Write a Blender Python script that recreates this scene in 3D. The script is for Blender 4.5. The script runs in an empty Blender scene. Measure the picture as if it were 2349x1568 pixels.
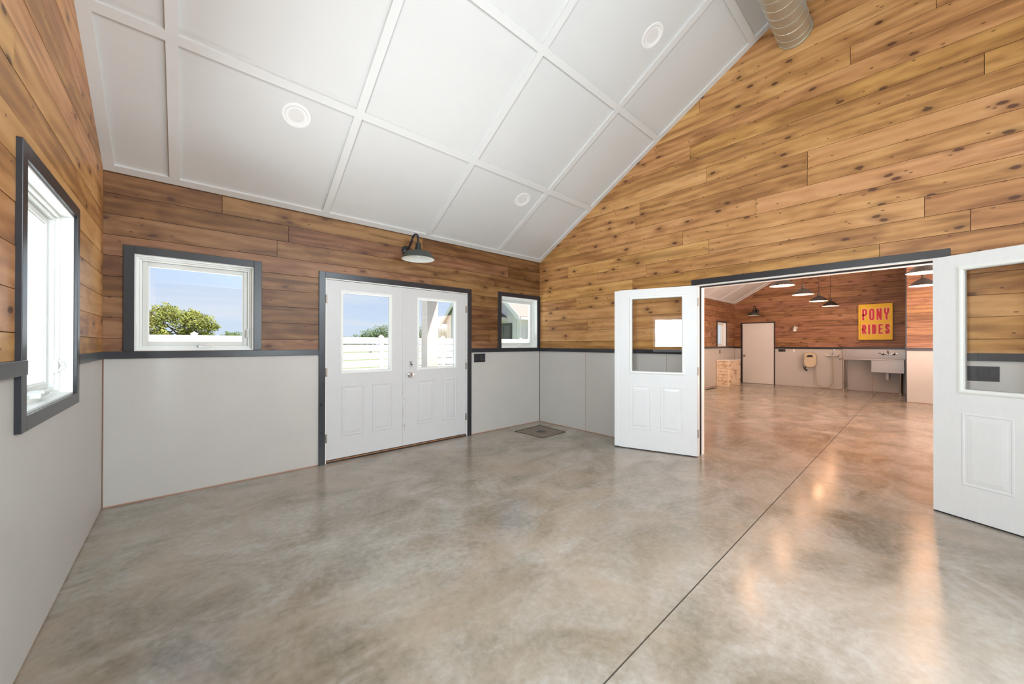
import bpy, math, random
from mathutils import Matrix, Vector

random.seed(11)
R = math.radians
col = bpy.context.scene.collection
sc = bpy.context.scene

# ------------------------------------------------------------------ camera, world, lights, exposure
cam_d = bpy.data.cameras.new('camera')
cam = bpy.data.objects.new('camera', cam_d)
col.objects.link(cam)
sc.camera = cam
cam_d.sensor_width = 36.0
cam_d.lens = 840.6 / 2349.0 * 36.0
cam_d.shift_y = 1.3 / 2349.0
cam_d.clip_start = 0.02
cam_d.clip_end = 400
_a, _t, _r = R(41.777), R(0.1965), R(0.0757)
_F = Vector((math.sin(_a), math.cos(_a), 0)); _Rt = Vector((math.cos(_a), -math.sin(_a), 0)); _U = Vector((0, 0, 1))
_F2 = _F * math.cos(_t) + _U * math.sin(_t); _U2 = _U * math.cos(_t) - _F * math.sin(_t)
_R3 = _Rt * math.cos(_r) + _U2 * math.sin(_r); _U3 = _U2 * math.cos(_r) - _Rt * math.sin(_r)
M = Matrix((( _R3.x, _U3.x, -_F2.x, -4.423), (_R3.y, _U3.y, -_F2.y, -4.258), (_R3.z, _U3.z, -_F2.z, 1.29), (0, 0, 0, 1)))
cam.matrix_world = M

sc.view_settings.view_transform = 'Standard'
sc.view_settings.look = 'None'
sc.view_settings.gamma = 1
sc.view_settings.use_curve_mapping = False
sc.view_settings.exposure = 0.26

world = bpy.data.worlds.new('sky'); sc.world = world; world.use_nodes = True
wt = world.node_tree; wt.nodes.clear()
def wn(t, **k):
    n = wt.nodes.new(t)
    for a, b in k.items(): setattr(n, a, b)
    return n
w_out = wn('ShaderNodeOutputWorld'); w_bg = wn('ShaderNodeBackground'); w_tc = wn('ShaderNodeTexCoord')
w_sep = wn('ShaderNodeSeparateXYZ'); w_rmp = wn('ShaderNodeValToRGB')
w_map = wn('ShaderNodeMapping'); w_map.inputs['Scale'].default_value = (1.2, 1.2, 9.0)
w_noi = wn('ShaderNodeTexNoise'); w_noi.inputs['Scale'].default_value = 2.2; w_noi.inputs['Detail'].default_value = 6; w_noi.inputs['Distortion'].default_value = 0.6
w_cr = wn('ShaderNodeValToRGB'); w_mix = wn('ShaderNodeMix', data_type='RGBA')
wt.links.new(w_tc.outputs['Generated'], w_sep.inputs[0]); wt.links.new(w_sep.outputs['Z'], w_rmp.inputs[0])
e = w_rmp.color_ramp.elements
e[0].position = 0.0; e[0].color = (0.70, 0.84, 1.0, 1)
e[1].position = 0.30; e[1].color = (0.46, 0.66, 1.0, 1)
x = e.new(0.8); x.color = (0.36, 0.52, 0.88, 1)
wt.links.new(w_tc.outputs['Generated'], w_map.inputs[0]); wt.links.new(w_map.outputs[0], w_noi.inputs['Vector'])
wt.links.new(w_noi.outputs[0], w_cr.inputs[0])
w_cr.color_ramp.elements[0].position = 0.42; w_cr.color_ramp.elements[1].position = 0.72
wt.links.new(w_cr.outputs[0], w_mix.inputs[0]); wt.links.new(w_rmp.outputs[0], w_mix.inputs[6]); w_mix.inputs[7].default_value = (0.86, 0.90, 0.97, 1)
wt.links.new(w_mix.outputs[2], w_bg.inputs[0]); w_bg.inputs[1].default_value = 0.84
wt.links.new(w_bg.outputs[0], w_out.inputs[0])

def light(name, typ, loc, energy, color, size=None, direction=None, size_y=None, rad=None, spot=None):
    d = bpy.data.lights.new(name, typ); d.energy = energy; d.color = color
    if typ == 'AREA':
        d.shape = 'RECTANGLE'; d.size = size; d.size_y = size_y or size
    if rad is not None: d.shadow_soft_size = rad
    if spot: d.spot_size = R(spot); d.spot_blend = 0.6
    o = bpy.data.objects.new(name, d); col.objects.link(o); o.location = loc
    if direction: o.rotation_euler = Vector(direction).to_track_quat('-Z', 'Y').to_euler()
    return o
sun = light('sun', 'SUN', (0, -20, 20), 8.0, (1.0, 0.955, 0.88), direction=(-0.30, 0.40, -0.90)); sun.data.angle = R(1.0)
# unseen area lamps added behind and beside the camera to fill the room
FILL_TINT = (0.80, 0.915, 1.0)
light('fill_left', 'AREA', (-4.70, -4.65, 3.3), 14, FILL_TINT, 1.7, (1, 0.20, -0.45), 0.7)
light('fill_window', 'AREA', (-5.36, -3.56, 1.53), 195, FILL_TINT, 1.0, (1, 0.35, 0.0), 0.95)  # added outside the left wall's unseen window to strengthen its daylight
light('fill_right', 'AREA', (-1.9, -5.85, 2.80), 80, FILL_TINT, 1.6, (-1, 0.45, -0.45), 0.6)
light('fill_front', 'AREA', (-2.75, -6.62, 1.75), 104, FILL_TINT, 1.3, (-0.45, 1, 0.08), 1.7)
light('fill_up', 'AREA', (-3.6, -5.3, 1.9), 45, FILL_TINT, 2.4, (0, -0.30, 1), 1.4)
# area lamps added below the sills, imitating bounce off a sunlit yard
light('yard_fill', 'AREA', (-2.4, 0.95, 0.04), 165, (0.88, 0.95, 1.0), 5.2, (0, -0.62, 0.78), 1.0)
light('side_yard_fill', 'AREA', (-5.95, -1.6, 0.04), 240, (0.88, 0.95, 1.0), 1.0, (0.62, 0, 0.78), 2.4)
light('hall_fill_front', 'AREA', (3.6, -6.55, 1.7), 110, (1.0, 0.74, 0.63), 4.0, (0.15, 1, 0.0), 1.6)  # this and the next: warm fill lamps added out of view
light('hall_fill_up', 'AREA', (3.4, -5.3, 0.7), 430, (1.0, 0.75, 0.65), 4.5, (0.05, 0.12, 1), 1.4)

# ------------------------------------------------------------------ dimensions
H, TN, RY = 2.66, 0.5766, -3.44          # eaves height, roof slope, ridge line
X1, X2, YF = -4.90, 9.552, -6.88         # left wall, far wall, front wall
WT = 0.16
RT, RB = 1.225, 1.168                    # chair rail

# ------------------------------------------------------------------ materials
def mat(name):
    m = bpy.data.materials.new(name); m.use_nodes = True
    nt = m.node_tree; b = nt.nodes['Principled BSDF']
    return m, nt, b
def simple(name, c, rough=0.5, metal=0.0, emit=None, es=0, spec=0.5, var=0.0, vs=6.0, bump=0.0, bs=60.0):
    m, nt, b = mat(name)
    b.inputs['Base Color'].default_value = (*c, 1); b.inputs['Roughness'].default_value = rough
    b.inputs['Metallic'].default_value = metal; b.inputs['Specular IOR Level'].default_value = spec
    if emit:
        b.inputs['Emission Color'].default_value = (*emit, 1); b.inputs['Emission Strength'].default_value = es
    tc = nt.nodes.new('ShaderNodeTexCoord')
    n = nt.nodes.new('ShaderNodeTexNoise'); n.inputs['Scale'].default_value = vs; n.inputs['Detail'].default_value = 5
    nt.links.new(tc.outputs['Object'], n.inputs['Vector'])
    mx = nt.nodes.new('ShaderNodeMix'); mx.data_type = 'RGBA'
    v = max(var, 0.02)
    mx.inputs[6].default_value = (*[q * (1 - v) for q in c], 1); mx.inputs[7].default_value = (*[min(1, q * (1 + v)) for q in c], 1)
    nt.links.new(n.outputs[0], mx.inputs[0]); nt.links.new(mx.outputs[2], b.inputs['Base Color'])
    if bump:
        n2 = nt.nodes.new('ShaderNodeTexNoise'); n2.inputs['Scale'].default_value = bs; n2.inputs['Detail'].default_value = 4
        nt.links.new(tc.outputs['Object'], n2.inputs['Vector'])
        bp = nt.nodes.new('ShaderNodeBump'); bp.inputs['Strength'].default_value = bump; bp.inputs['Distance'].default_value = 0.01
        nt.links.new(n2.outputs[0], bp.inputs['Height']); nt.links.new(bp.outputs[0], b.inputs['Normal'])
    return m

def ramp(nt, stops):
    r = nt.nodes.new('ShaderNodeValToRGB'); el = r.color_ramp.elements
    while len(el) > 1: el.remove(el[-1])
    el[0].position = stops[0][0]; el[0].color = (*stops[0][1], 1)
    for p, c in stops[1:]:
        k = el.new(p); k.color = (*c, 1)
    return r
def math_n(nt, op, a=None, b=None):
    n = nt.nodes.new('ShaderNodeMath'); n.operation = op
    for i, v in enumerate((a, b)):
        if v is None: continue
        if isinstance(v, (int, float)): n.inputs[i].default_value = v
        else: nt.links.new(v, n.inputs[i])
    return n.outputs[0]
def mixc(nt, f, a, b, mode='MIX'):
    n = nt.nodes.new('ShaderNodeMix'); n.data_type = 'RGBA'; n.blend_type = mode
    for i, v in ((0, f), (6, a), (7, b)):
        if isinstance(v, (int, float)): n.inputs[i].default_value = v
        elif isinstance(v, tuple): n.inputs[i].default_value = (*v, 1)
        else: nt.links.new(v, n.inputs[i])
    return n.outputs[2]

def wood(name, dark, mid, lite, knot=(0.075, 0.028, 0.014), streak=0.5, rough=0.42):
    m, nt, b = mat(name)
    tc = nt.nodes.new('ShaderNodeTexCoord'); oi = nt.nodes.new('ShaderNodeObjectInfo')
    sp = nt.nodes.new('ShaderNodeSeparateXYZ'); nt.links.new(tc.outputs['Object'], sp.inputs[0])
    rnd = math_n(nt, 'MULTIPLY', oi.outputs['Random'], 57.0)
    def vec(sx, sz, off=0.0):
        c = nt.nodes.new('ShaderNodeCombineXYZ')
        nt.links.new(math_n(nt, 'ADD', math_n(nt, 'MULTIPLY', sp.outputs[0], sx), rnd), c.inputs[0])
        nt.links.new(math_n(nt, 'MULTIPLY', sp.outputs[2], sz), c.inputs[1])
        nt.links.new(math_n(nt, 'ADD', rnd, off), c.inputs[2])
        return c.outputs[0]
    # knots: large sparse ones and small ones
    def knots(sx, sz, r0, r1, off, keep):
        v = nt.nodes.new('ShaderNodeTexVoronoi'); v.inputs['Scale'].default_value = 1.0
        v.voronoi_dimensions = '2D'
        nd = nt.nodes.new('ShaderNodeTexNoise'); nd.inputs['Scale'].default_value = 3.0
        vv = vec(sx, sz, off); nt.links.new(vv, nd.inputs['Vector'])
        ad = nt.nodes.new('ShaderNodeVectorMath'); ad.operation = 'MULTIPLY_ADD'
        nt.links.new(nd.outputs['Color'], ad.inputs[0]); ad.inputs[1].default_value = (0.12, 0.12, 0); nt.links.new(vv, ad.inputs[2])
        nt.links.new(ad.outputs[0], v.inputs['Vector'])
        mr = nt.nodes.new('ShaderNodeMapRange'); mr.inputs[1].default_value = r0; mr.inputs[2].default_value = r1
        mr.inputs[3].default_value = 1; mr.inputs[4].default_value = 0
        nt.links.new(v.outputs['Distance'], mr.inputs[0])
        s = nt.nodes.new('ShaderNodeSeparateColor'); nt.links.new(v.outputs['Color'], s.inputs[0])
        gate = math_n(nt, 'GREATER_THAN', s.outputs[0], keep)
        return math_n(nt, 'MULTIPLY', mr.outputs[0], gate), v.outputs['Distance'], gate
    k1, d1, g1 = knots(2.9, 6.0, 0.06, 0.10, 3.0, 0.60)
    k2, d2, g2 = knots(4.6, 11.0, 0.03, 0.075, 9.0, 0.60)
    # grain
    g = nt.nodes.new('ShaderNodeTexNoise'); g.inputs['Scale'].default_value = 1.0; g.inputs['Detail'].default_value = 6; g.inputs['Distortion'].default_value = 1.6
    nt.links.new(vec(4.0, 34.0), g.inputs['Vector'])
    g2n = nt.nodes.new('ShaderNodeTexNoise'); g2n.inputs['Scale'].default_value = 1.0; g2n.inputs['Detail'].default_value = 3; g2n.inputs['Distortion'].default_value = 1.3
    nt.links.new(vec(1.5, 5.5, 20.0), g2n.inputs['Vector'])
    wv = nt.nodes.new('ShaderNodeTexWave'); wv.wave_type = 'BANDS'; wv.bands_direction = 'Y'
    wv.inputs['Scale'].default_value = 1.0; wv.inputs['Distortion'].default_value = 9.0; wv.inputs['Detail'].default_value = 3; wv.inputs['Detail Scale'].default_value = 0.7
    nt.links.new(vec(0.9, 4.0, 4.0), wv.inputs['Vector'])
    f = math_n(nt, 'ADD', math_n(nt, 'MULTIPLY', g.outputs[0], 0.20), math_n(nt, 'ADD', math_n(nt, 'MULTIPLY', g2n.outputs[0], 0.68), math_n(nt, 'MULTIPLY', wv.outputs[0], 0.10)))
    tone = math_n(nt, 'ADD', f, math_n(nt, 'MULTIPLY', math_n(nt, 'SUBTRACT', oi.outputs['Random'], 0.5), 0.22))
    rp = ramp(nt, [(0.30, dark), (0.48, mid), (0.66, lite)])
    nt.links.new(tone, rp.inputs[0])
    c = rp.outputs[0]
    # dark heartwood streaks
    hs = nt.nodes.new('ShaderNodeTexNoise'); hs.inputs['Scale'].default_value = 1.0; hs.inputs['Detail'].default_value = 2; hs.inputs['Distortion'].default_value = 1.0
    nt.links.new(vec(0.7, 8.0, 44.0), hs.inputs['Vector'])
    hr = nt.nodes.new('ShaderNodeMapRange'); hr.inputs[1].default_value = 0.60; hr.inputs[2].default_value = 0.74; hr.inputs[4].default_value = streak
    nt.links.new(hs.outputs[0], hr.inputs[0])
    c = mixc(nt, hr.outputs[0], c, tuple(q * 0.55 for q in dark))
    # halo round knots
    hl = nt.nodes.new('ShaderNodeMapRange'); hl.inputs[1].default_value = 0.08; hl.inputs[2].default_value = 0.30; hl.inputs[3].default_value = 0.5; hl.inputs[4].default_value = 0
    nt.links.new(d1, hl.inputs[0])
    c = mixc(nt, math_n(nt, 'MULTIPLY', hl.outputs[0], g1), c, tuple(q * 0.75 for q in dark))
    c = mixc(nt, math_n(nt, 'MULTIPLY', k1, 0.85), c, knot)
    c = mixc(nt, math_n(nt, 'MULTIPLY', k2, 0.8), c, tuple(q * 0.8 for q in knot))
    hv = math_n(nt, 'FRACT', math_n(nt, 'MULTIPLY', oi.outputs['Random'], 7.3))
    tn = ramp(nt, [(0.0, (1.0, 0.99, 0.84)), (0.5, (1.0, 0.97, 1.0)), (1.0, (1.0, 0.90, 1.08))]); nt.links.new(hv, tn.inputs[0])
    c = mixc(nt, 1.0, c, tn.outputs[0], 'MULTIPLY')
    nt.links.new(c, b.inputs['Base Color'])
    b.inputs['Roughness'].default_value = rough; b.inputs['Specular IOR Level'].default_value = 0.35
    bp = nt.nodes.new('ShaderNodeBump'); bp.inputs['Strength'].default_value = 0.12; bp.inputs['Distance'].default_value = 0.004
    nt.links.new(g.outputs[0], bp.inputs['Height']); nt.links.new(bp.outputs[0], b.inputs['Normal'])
    return m

def concrete(name):
    m, nt, b = mat(name)
    tc = nt.nodes.new('ShaderNodeTexCoord')
    def noi(s, d, dist=0.0, off=(0, 0, 0), out=0, sc3=(1, 1, 1), rot=0.0):
        mp = nt.nodes.new('ShaderNodeMapping'); mp.inputs['Location'].default_value = off; mp.inputs['Scale'].default_value = sc3
        mp.inputs['Rotation'].default_value = (0, 0, rot)
        n = nt.nodes.new('ShaderNodeTexNoise'); n.inputs['Scale'].default_value = s; n.inputs['Detail'].default_value = d; n.inputs['Distortion'].default_value = dist
        n.inputs['Roughness'].default_value = 0.62
        nt.links.new(tc.outputs['Object'], mp.inputs[0]); nt.links.new(mp.outputs[0], n.inputs['Vector'])
        return n.outputs[out]
    big = noi(0.55, 6, 0.6); med = noi(1.7, 9, 0.9, (7, 2, 0), 0, (1, 1.5, 1), 0.5); fine = noi(26, 8, 0.3)
    f = math_n(nt, 'ADD', math_n(nt, 'MULTIPLY', big, 0.34), math_n(nt, 'ADD', math_n(nt, 'MULTIPLY', med, 0.44), math_n(nt, 'MULTIPLY', fine, 0.22)))
    rp = ramp(nt, [(0.36, (0.17, 0.140, 0.098)), (0.45, (0.255, 0.218, 0.168)), (0.53, (0.34, 0.305, 0.258)), (0.64, (0.455, 0.425, 0.382))])
    nt.links.new(f, rp.inputs[0])
    hue = noi(1.1, 4, 1.0, (30, 4, 2))
    hr = nt.nodes.new('ShaderNodeMapRange'); hr.inputs[1].default_value = 0.45; hr.inputs[2].default_value = 0.65; hr.inputs[4].default_value = 0.55
    nt.links.new(hue, hr.inputs[0])
    c = mixc(nt, hr.outputs[0], rp.outputs[0], (0.40, 0.315, 0.235), 'MIX')
    # faint trowel arcs
    wv = nt.nodes.new('ShaderNodeTexWave'); wv.wave_type = 'RINGS'; wv.rings_direction = 'Z'; wv.inputs['Scale'].default_value = 1.3
    wv.inputs['Distortion'].default_value = 14; wv.inputs['Detail'].default_value = 2; wv.inputs['Detail Scale'].default_value = 0.35
    nt.links.new(tc.outputs['Object'], wv.inputs['Vector'])
    wr = nt.nodes.new('ShaderNodeMapRange'); wr.inputs[1].default_value = 0.985; wr.inputs[2].default_value = 1.0; wr.inputs[4].default_value = 0.0
    nt.links.new(wv.outputs[0], wr.inputs[0])
    c = mixc(nt, wr.outputs[0], c, (0.48, 0.42, 0.36))
    nt.links.new(c, b.inputs['Base Color'])
    rr = nt.nodes.new('ShaderNodeMapRange'); rr.inputs[1].default_value = 0.35; rr.inputs[2].default_value = 0.65
    rr.inputs[3].default_value = 0.14; rr.inputs[4].default_value = 0.262
    nt.links.new(med, rr.inputs[0]); nt.links.new(rr.outputs[0], b.inputs['Roughness'])
    b.inputs['Specular IOR Level'].default_value = 0.6
    bp = nt.nodes.new('ShaderNodeBump'); bp.inputs['Strength'].default_value = 0.10; bp.inputs['Distance'].default_value = 0.01
    nt.links.new(math_n(nt, 'ADD', med, math_n(nt, 'MULTIPLY', fine, 0.3)), bp.inputs['Height']); nt.links.new(bp.outputs[0], b.inputs['Normal'])
    return m

def glass(name, tint=(1, 1, 1), rough=0.0):
    m = bpy.data.materials.new(name); m.use_nodes = True; nt = m.node_tree; nt.nodes.clear()
    o = nt.nodes.new('ShaderNodeOutputMaterial'); t = nt.nodes.new('ShaderNodeBsdfTransparent'); g = nt.nodes.new('ShaderNodeBsdfGlossy')
    f = nt.nodes.new('ShaderNodeLayerWeight'); f.inputs[0].default_value = 0.5; mx = nt.nodes.new('ShaderNodeMixShader')
    t.inputs[0].default_value = (*tint, 1); g.inputs['Roughness'].default_value = rough
    tc = nt.nodes.new('ShaderNodeTexCoord'); n = nt.nodes.new('ShaderNodeTexNoise'); n.inputs['Scale'].default_value = 5
    bp = nt.nodes.new('ShaderNodeBump'); bp.inputs['Strength'].default_value = 0.012; bp.inputs['Distance'].default_value = 0.01
    nt.links.new(tc.outputs['Object'], n.inputs['Vector']); nt.links.new(n.outputs[0], bp.inputs['Height']); nt.links.new(bp.outputs[0], g.inputs['Normal'])
    fm = math_n(nt, 'ADD', math_n(nt, 'MULTIPLY', math_n(nt, 'POWER', f.outputs['Facing'], 5.0), 0.9), 0.045)
    nt.links.new(fm, mx.inputs[0]); nt.links.new(t.outputs[0], mx.inputs[1]); nt.links.new(g.outputs[0], mx.inputs[2]); nt.links.new(mx.outputs[0], o.inputs[0])
    return m

def doorpaint(name, rustx=None, dim=1.0):
    m, nt, b = mat(name)
    tc = nt.nodes.new('ShaderNodeTexCoord'); sp = nt.nodes.new('ShaderNodeSeparateXYZ'); nt.links.new(tc.outputs['Object'], sp.inputs[0])
    n = nt.nodes.new('ShaderNodeTexNoise'); n.inputs['Scale'].default_value = 14; n.inputs['Detail'].default_value = 8
    mp = nt.nodes.new('ShaderNodeMapping'); mp.inputs['Scale'].default_value = (2.5, 1, 0.6); nt.links.new(tc.outputs['Object'], mp.inputs[0]); nt.links.new(mp.outputs[0], n.inputs['Vector'])
    c = mixc(nt, n.outputs[0], tuple(q * dim for q in (0.78, 0.79, 0.79)), tuple(q * dim for q in (0.84, 0.845, 0.84)))
    if rustx is not None:   # brown wear where the two leaves rub, strongest low down
        a = nt.nodes.new('ShaderNodeMapRange'); a.inputs[1].default_value = 0.0; a.inputs[2].default_value = 0.045; a.inputs[3].default_value = 1; a.inputs[4].default_value = 0
        nt.links.new(math_n(nt, 'ABSOLUTE', math_n(nt, 'SUBTRACT', sp.outputs[0], rustx)), a.inputs[0])
        z = nt.nodes.new('ShaderNodeMapRange'); z.inputs[1].default_value = 0.10; z.inputs[2].default_value = 0.52; z.inputs[3].default_value = 1; z.inputs[4].default_value = 0.0
        nt.links.new(math_n(nt, 'ABSOLUTE', math_n(nt, 'SUBTRACT', sp.outputs[2], 0.45)), z.inputs[0])
        k = nt.nodes.new('ShaderNodeMapRange'); k.inputs[1].default_value = 0.50; k.inputs[2].default_value = 0.62
        nt.links.new(n.outputs[0], k.inputs[0])
        c = mixc(nt, math_n(nt, 'MULTIPLY', math_n(nt, 'MULTIPLY', a.outputs[0], z.outputs[0]), k.outputs[0]), c, (0.30, 0.15, 0.075))
    nt.links.new(c, b.inputs['Base Color']); b.inputs['Roughness'].default_value = 0.38
    return m

def foliage(name, a, bcol):
    m, nt, b = mat(name)
    tc = nt.nodes.new('ShaderNodeTexCoord'); n = nt.nodes.new('ShaderNodeTexNoise'); n.inputs['Scale'].default_value = 1.4; n.inputs['Detail'].default_value = 4
    nt.links.new(tc.outputs['Object'], n.inputs['Vector'])
    r = ramp(nt, [(0.35, a), (0.65, bcol)]); nt.links.new(n.outputs[0], r.inputs[0]); nt.links.new(r.outputs[0], b.inputs['Base Color'])
    b.inputs['Roughness'].default_value = 0.7; b.inputs['Specular IOR Level'].default_value = 0.2
    return m

def distressed(name):
    m, nt, b = mat(name)
    tc = nt.nodes.new('ShaderNodeTexCoord'); n = nt.nodes.new('ShaderNodeTexNoise'); n.inputs['Scale'].default_value = 9; n.inputs['Detail'].default_value = 8; n.inputs['Roughness'].default_value = 0.65
    nt.links.new(tc.outputs['Object'], n.inputs['Vector'])
    r = ramp(nt, [(0.30, (0.36, 0.19, 0.09)), (0.40, (0.66, 0.46, 0.30)), (0.50, (0.80, 0.66, 0.50))]); nt.links.new(n.outputs[0], r.inputs[0])
    nt.links.new(r.outputs[0], b.inputs['Base Color']); b.inputs['Roughness'].default_value = 0.6
    return m

WOOD = wood('stained_pine', (0.29, 0.135, 0.043), (0.48, 0.25, 0.083), (0.61, 0.35, 0.135))
WOOD_A = wood('stained_pine_backlit', (0.125, 0.053, 0.019), (0.215, 0.105, 0.041), (0.31, 0.17, 0.077), streak=0.75)  # darker pine copy, the back wall's backlit shade put into its colour
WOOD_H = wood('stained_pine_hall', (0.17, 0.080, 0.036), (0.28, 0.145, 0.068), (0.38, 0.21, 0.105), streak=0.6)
GAPM = simple('dark_joint_backing', (0.05, 0.03, 0.02), 0.9)  # dark wall core behind the plank gaps
PANEL = simple('grey_wall_panel', (0.54, 0.52, 0.485), 0.42, var=0.05, vs=3.5, bump=0.05, bs=90)
RUST = simple('rusty_seam', (0.48, 0.27, 0.19), 0.8, var=0.15)
TRIM = simple('charcoal_paint', (0.024, 0.025, 0.030), 0.30, var=0.10, vs=9, bump=0.04, bs=40)
CEIL = simple('ceiling_white', (0.63, 0.63, 0.615), 0.65, var=0.015)
BATT = simple('batten_white', (0.67, 0.67, 0.655), 0.5, var=0.01)
VINYL = simple('white_vinyl', (0.83, 0.85, 0.82), 0.35, var=0.02)
SASHM = simple('sash_vinyl', (0.70, 0.72, 0.69), 0.35, var=0.02)
DOORW = doorpaint('white_door_paint', None, 0.95)
DOORL = doorpaint('backlit_door_paint_rubbed', 0.895, 0.76)  # door paint darkened for backlight; the brown rubbing is real wear
DOORA = doorpaint('backlit_door_paint', None, 0.76)  # door paint with its backlit shade put into the colour
DOORF = simple('white_flush_door', (0.74, 0.73, 0.70), 0.35, var=0.06, vs=1.6)
JAMB = simple('white_jamb', (0.80, 0.79, 0.75), 0.4)
CONC = concrete('polished_concrete')
GLASS = glass('clear_glass')
CHROME = simple('chrome', (0.75, 0.75, 0.75), 0.12, 1.0)
STEEL = simple('stainless_steel', (0.34, 0.30, 0.27), 0.36, 1.0, var=0.05, vs=12)
GALV = simple('galvanised_steel', (0.56, 0.55, 0.47), 0.42, 0.75, var=0.15, vs=14)
BRONZE = simple('aged_hinge_metal', (0.36, 0.30, 0.24), 0.4, 0.8, var=0.15)
BLACK = simple('black_metal', (0.014, 0.015, 0.017), 0.32)
BLACKP = simple('black_plastic', (0.02, 0.021, 0.026), 0.30)
RUBBER = simple('black_rubber', (0.02, 0.02, 0.022), 0.7)
GREENMET = simple('dark_green_enamel', (0.045, 0.050, 0.045), 0.35)
WHITEN = simple('white_enamel', (0.85, 0.86, 0.80), 0.4)
RINGW = simple('recessed_trim_white', (0.80, 0.80, 0.78), 0.5)
BRONZEB = simple('dark_bronze_enamel', (0.020, 0.014, 0.010), 0.42)
SHADEIN = simple('white_shade_lining', (0.95, 0.92, 0.85), 0.5)
BULB = simple('lit_bulb', (1, 0.9, 0.7), 0.5, emit=(1.0, 0.78, 0.48), es=5)
CANLENS = simple('frosted_lens', (0.70, 0.69, 0.67), 0.5)
CANLIT = simple('lit_lens', (0.9, 0.8, 0.6), 0.5, emit=(1.0, 0.72, 0.42), es=9)
THRESH = simple('oak_threshold', (0.40, 0.17, 0.06), 0.5, var=0.3, vs=25)
YELLOW = simple('yellow_sign_paint', (0.87, 0.56, 0.02), 0.45, var=0.03)
RED = simple('red_lettering', (0.62, 0.012, 0.03), 0.5, var=0.06)
PINKW = simple('pale_pink_outline', (0.90, 0.62, 0.48), 0.5)
BEIGE = simple('beige_plastic', (0.62, 0.52, 0.36), 0.4, var=0.03)
HOSEM = simple('clear_beige_hose', (0.50, 0.42, 0.30), 0.4)
WHITEP = simple('white_plastic', (0.85, 0.85, 0.83), 0.4)
DISTR = distressed('distressed_paint')
DISTOP = simple('worn_white_top', (0.85, 0.80, 0.74), 0.5, var=0.05)
DRAINC = simple('stained_drain_concrete', (0.20, 0.155, 0.12), 0.45, var=0.35, vs=18)
DRAINL = simple('dark_drain_outline', (0.055, 0.042, 0.030), 0.6, var=0.3, vs=20)
PATIO = simple('pale_concrete_yard', (0.62, 0.61, 0.58), 0.8, var=0.06)
GRASS = simple('lawn_grass', (0.20, 0.26, 0.09), 0.9, var=0.3, vs=3)
FENCEM = simple('white_fence_vinyl', (0.88, 0.88, 0.86), 0.5)
POSTM = simple('cream_post_paint', (0.66, 0.63, 0.57), 0.6)
SIDING = simple('white_board_siding', (0.74, 0.73, 0.72), 0.7, var=0.03)
HTRIM = simple('white_house_trim', (0.85, 0.84, 0.82), 0.6)
SHINGLE = simple('grey_shingles', (0.30, 0.27, 0.24), 0.9, var=0.25, vs=20)
DKROOF = simple('dark_metal_roof', (0.035, 0.04, 0.05), 0.5)
WINGR = simple('dark_green_window_frame', (0.04, 0.075, 0.065), 0.5)
DARKGL = simple('dark_window_glass', (0.10, 0.11, 0.10), 0.15)
BARK = simple('bark', (0.10, 0.075, 0.05), 0.9, var=0.3, vs=8)
LEAF_Y = foliage('leaves_yellow_green', (0.13, 0.155, 0.03), (0.32, 0.34, 0.08))
LEAF_G = foliage('leaves_green', (0.07, 0.12, 0.035), (0.18, 0.24, 0.075))
LEAF_D = foliage('leaves_distant', (0.09, 0.14, 0.08), (0.20, 0.26, 0.14))

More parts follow.
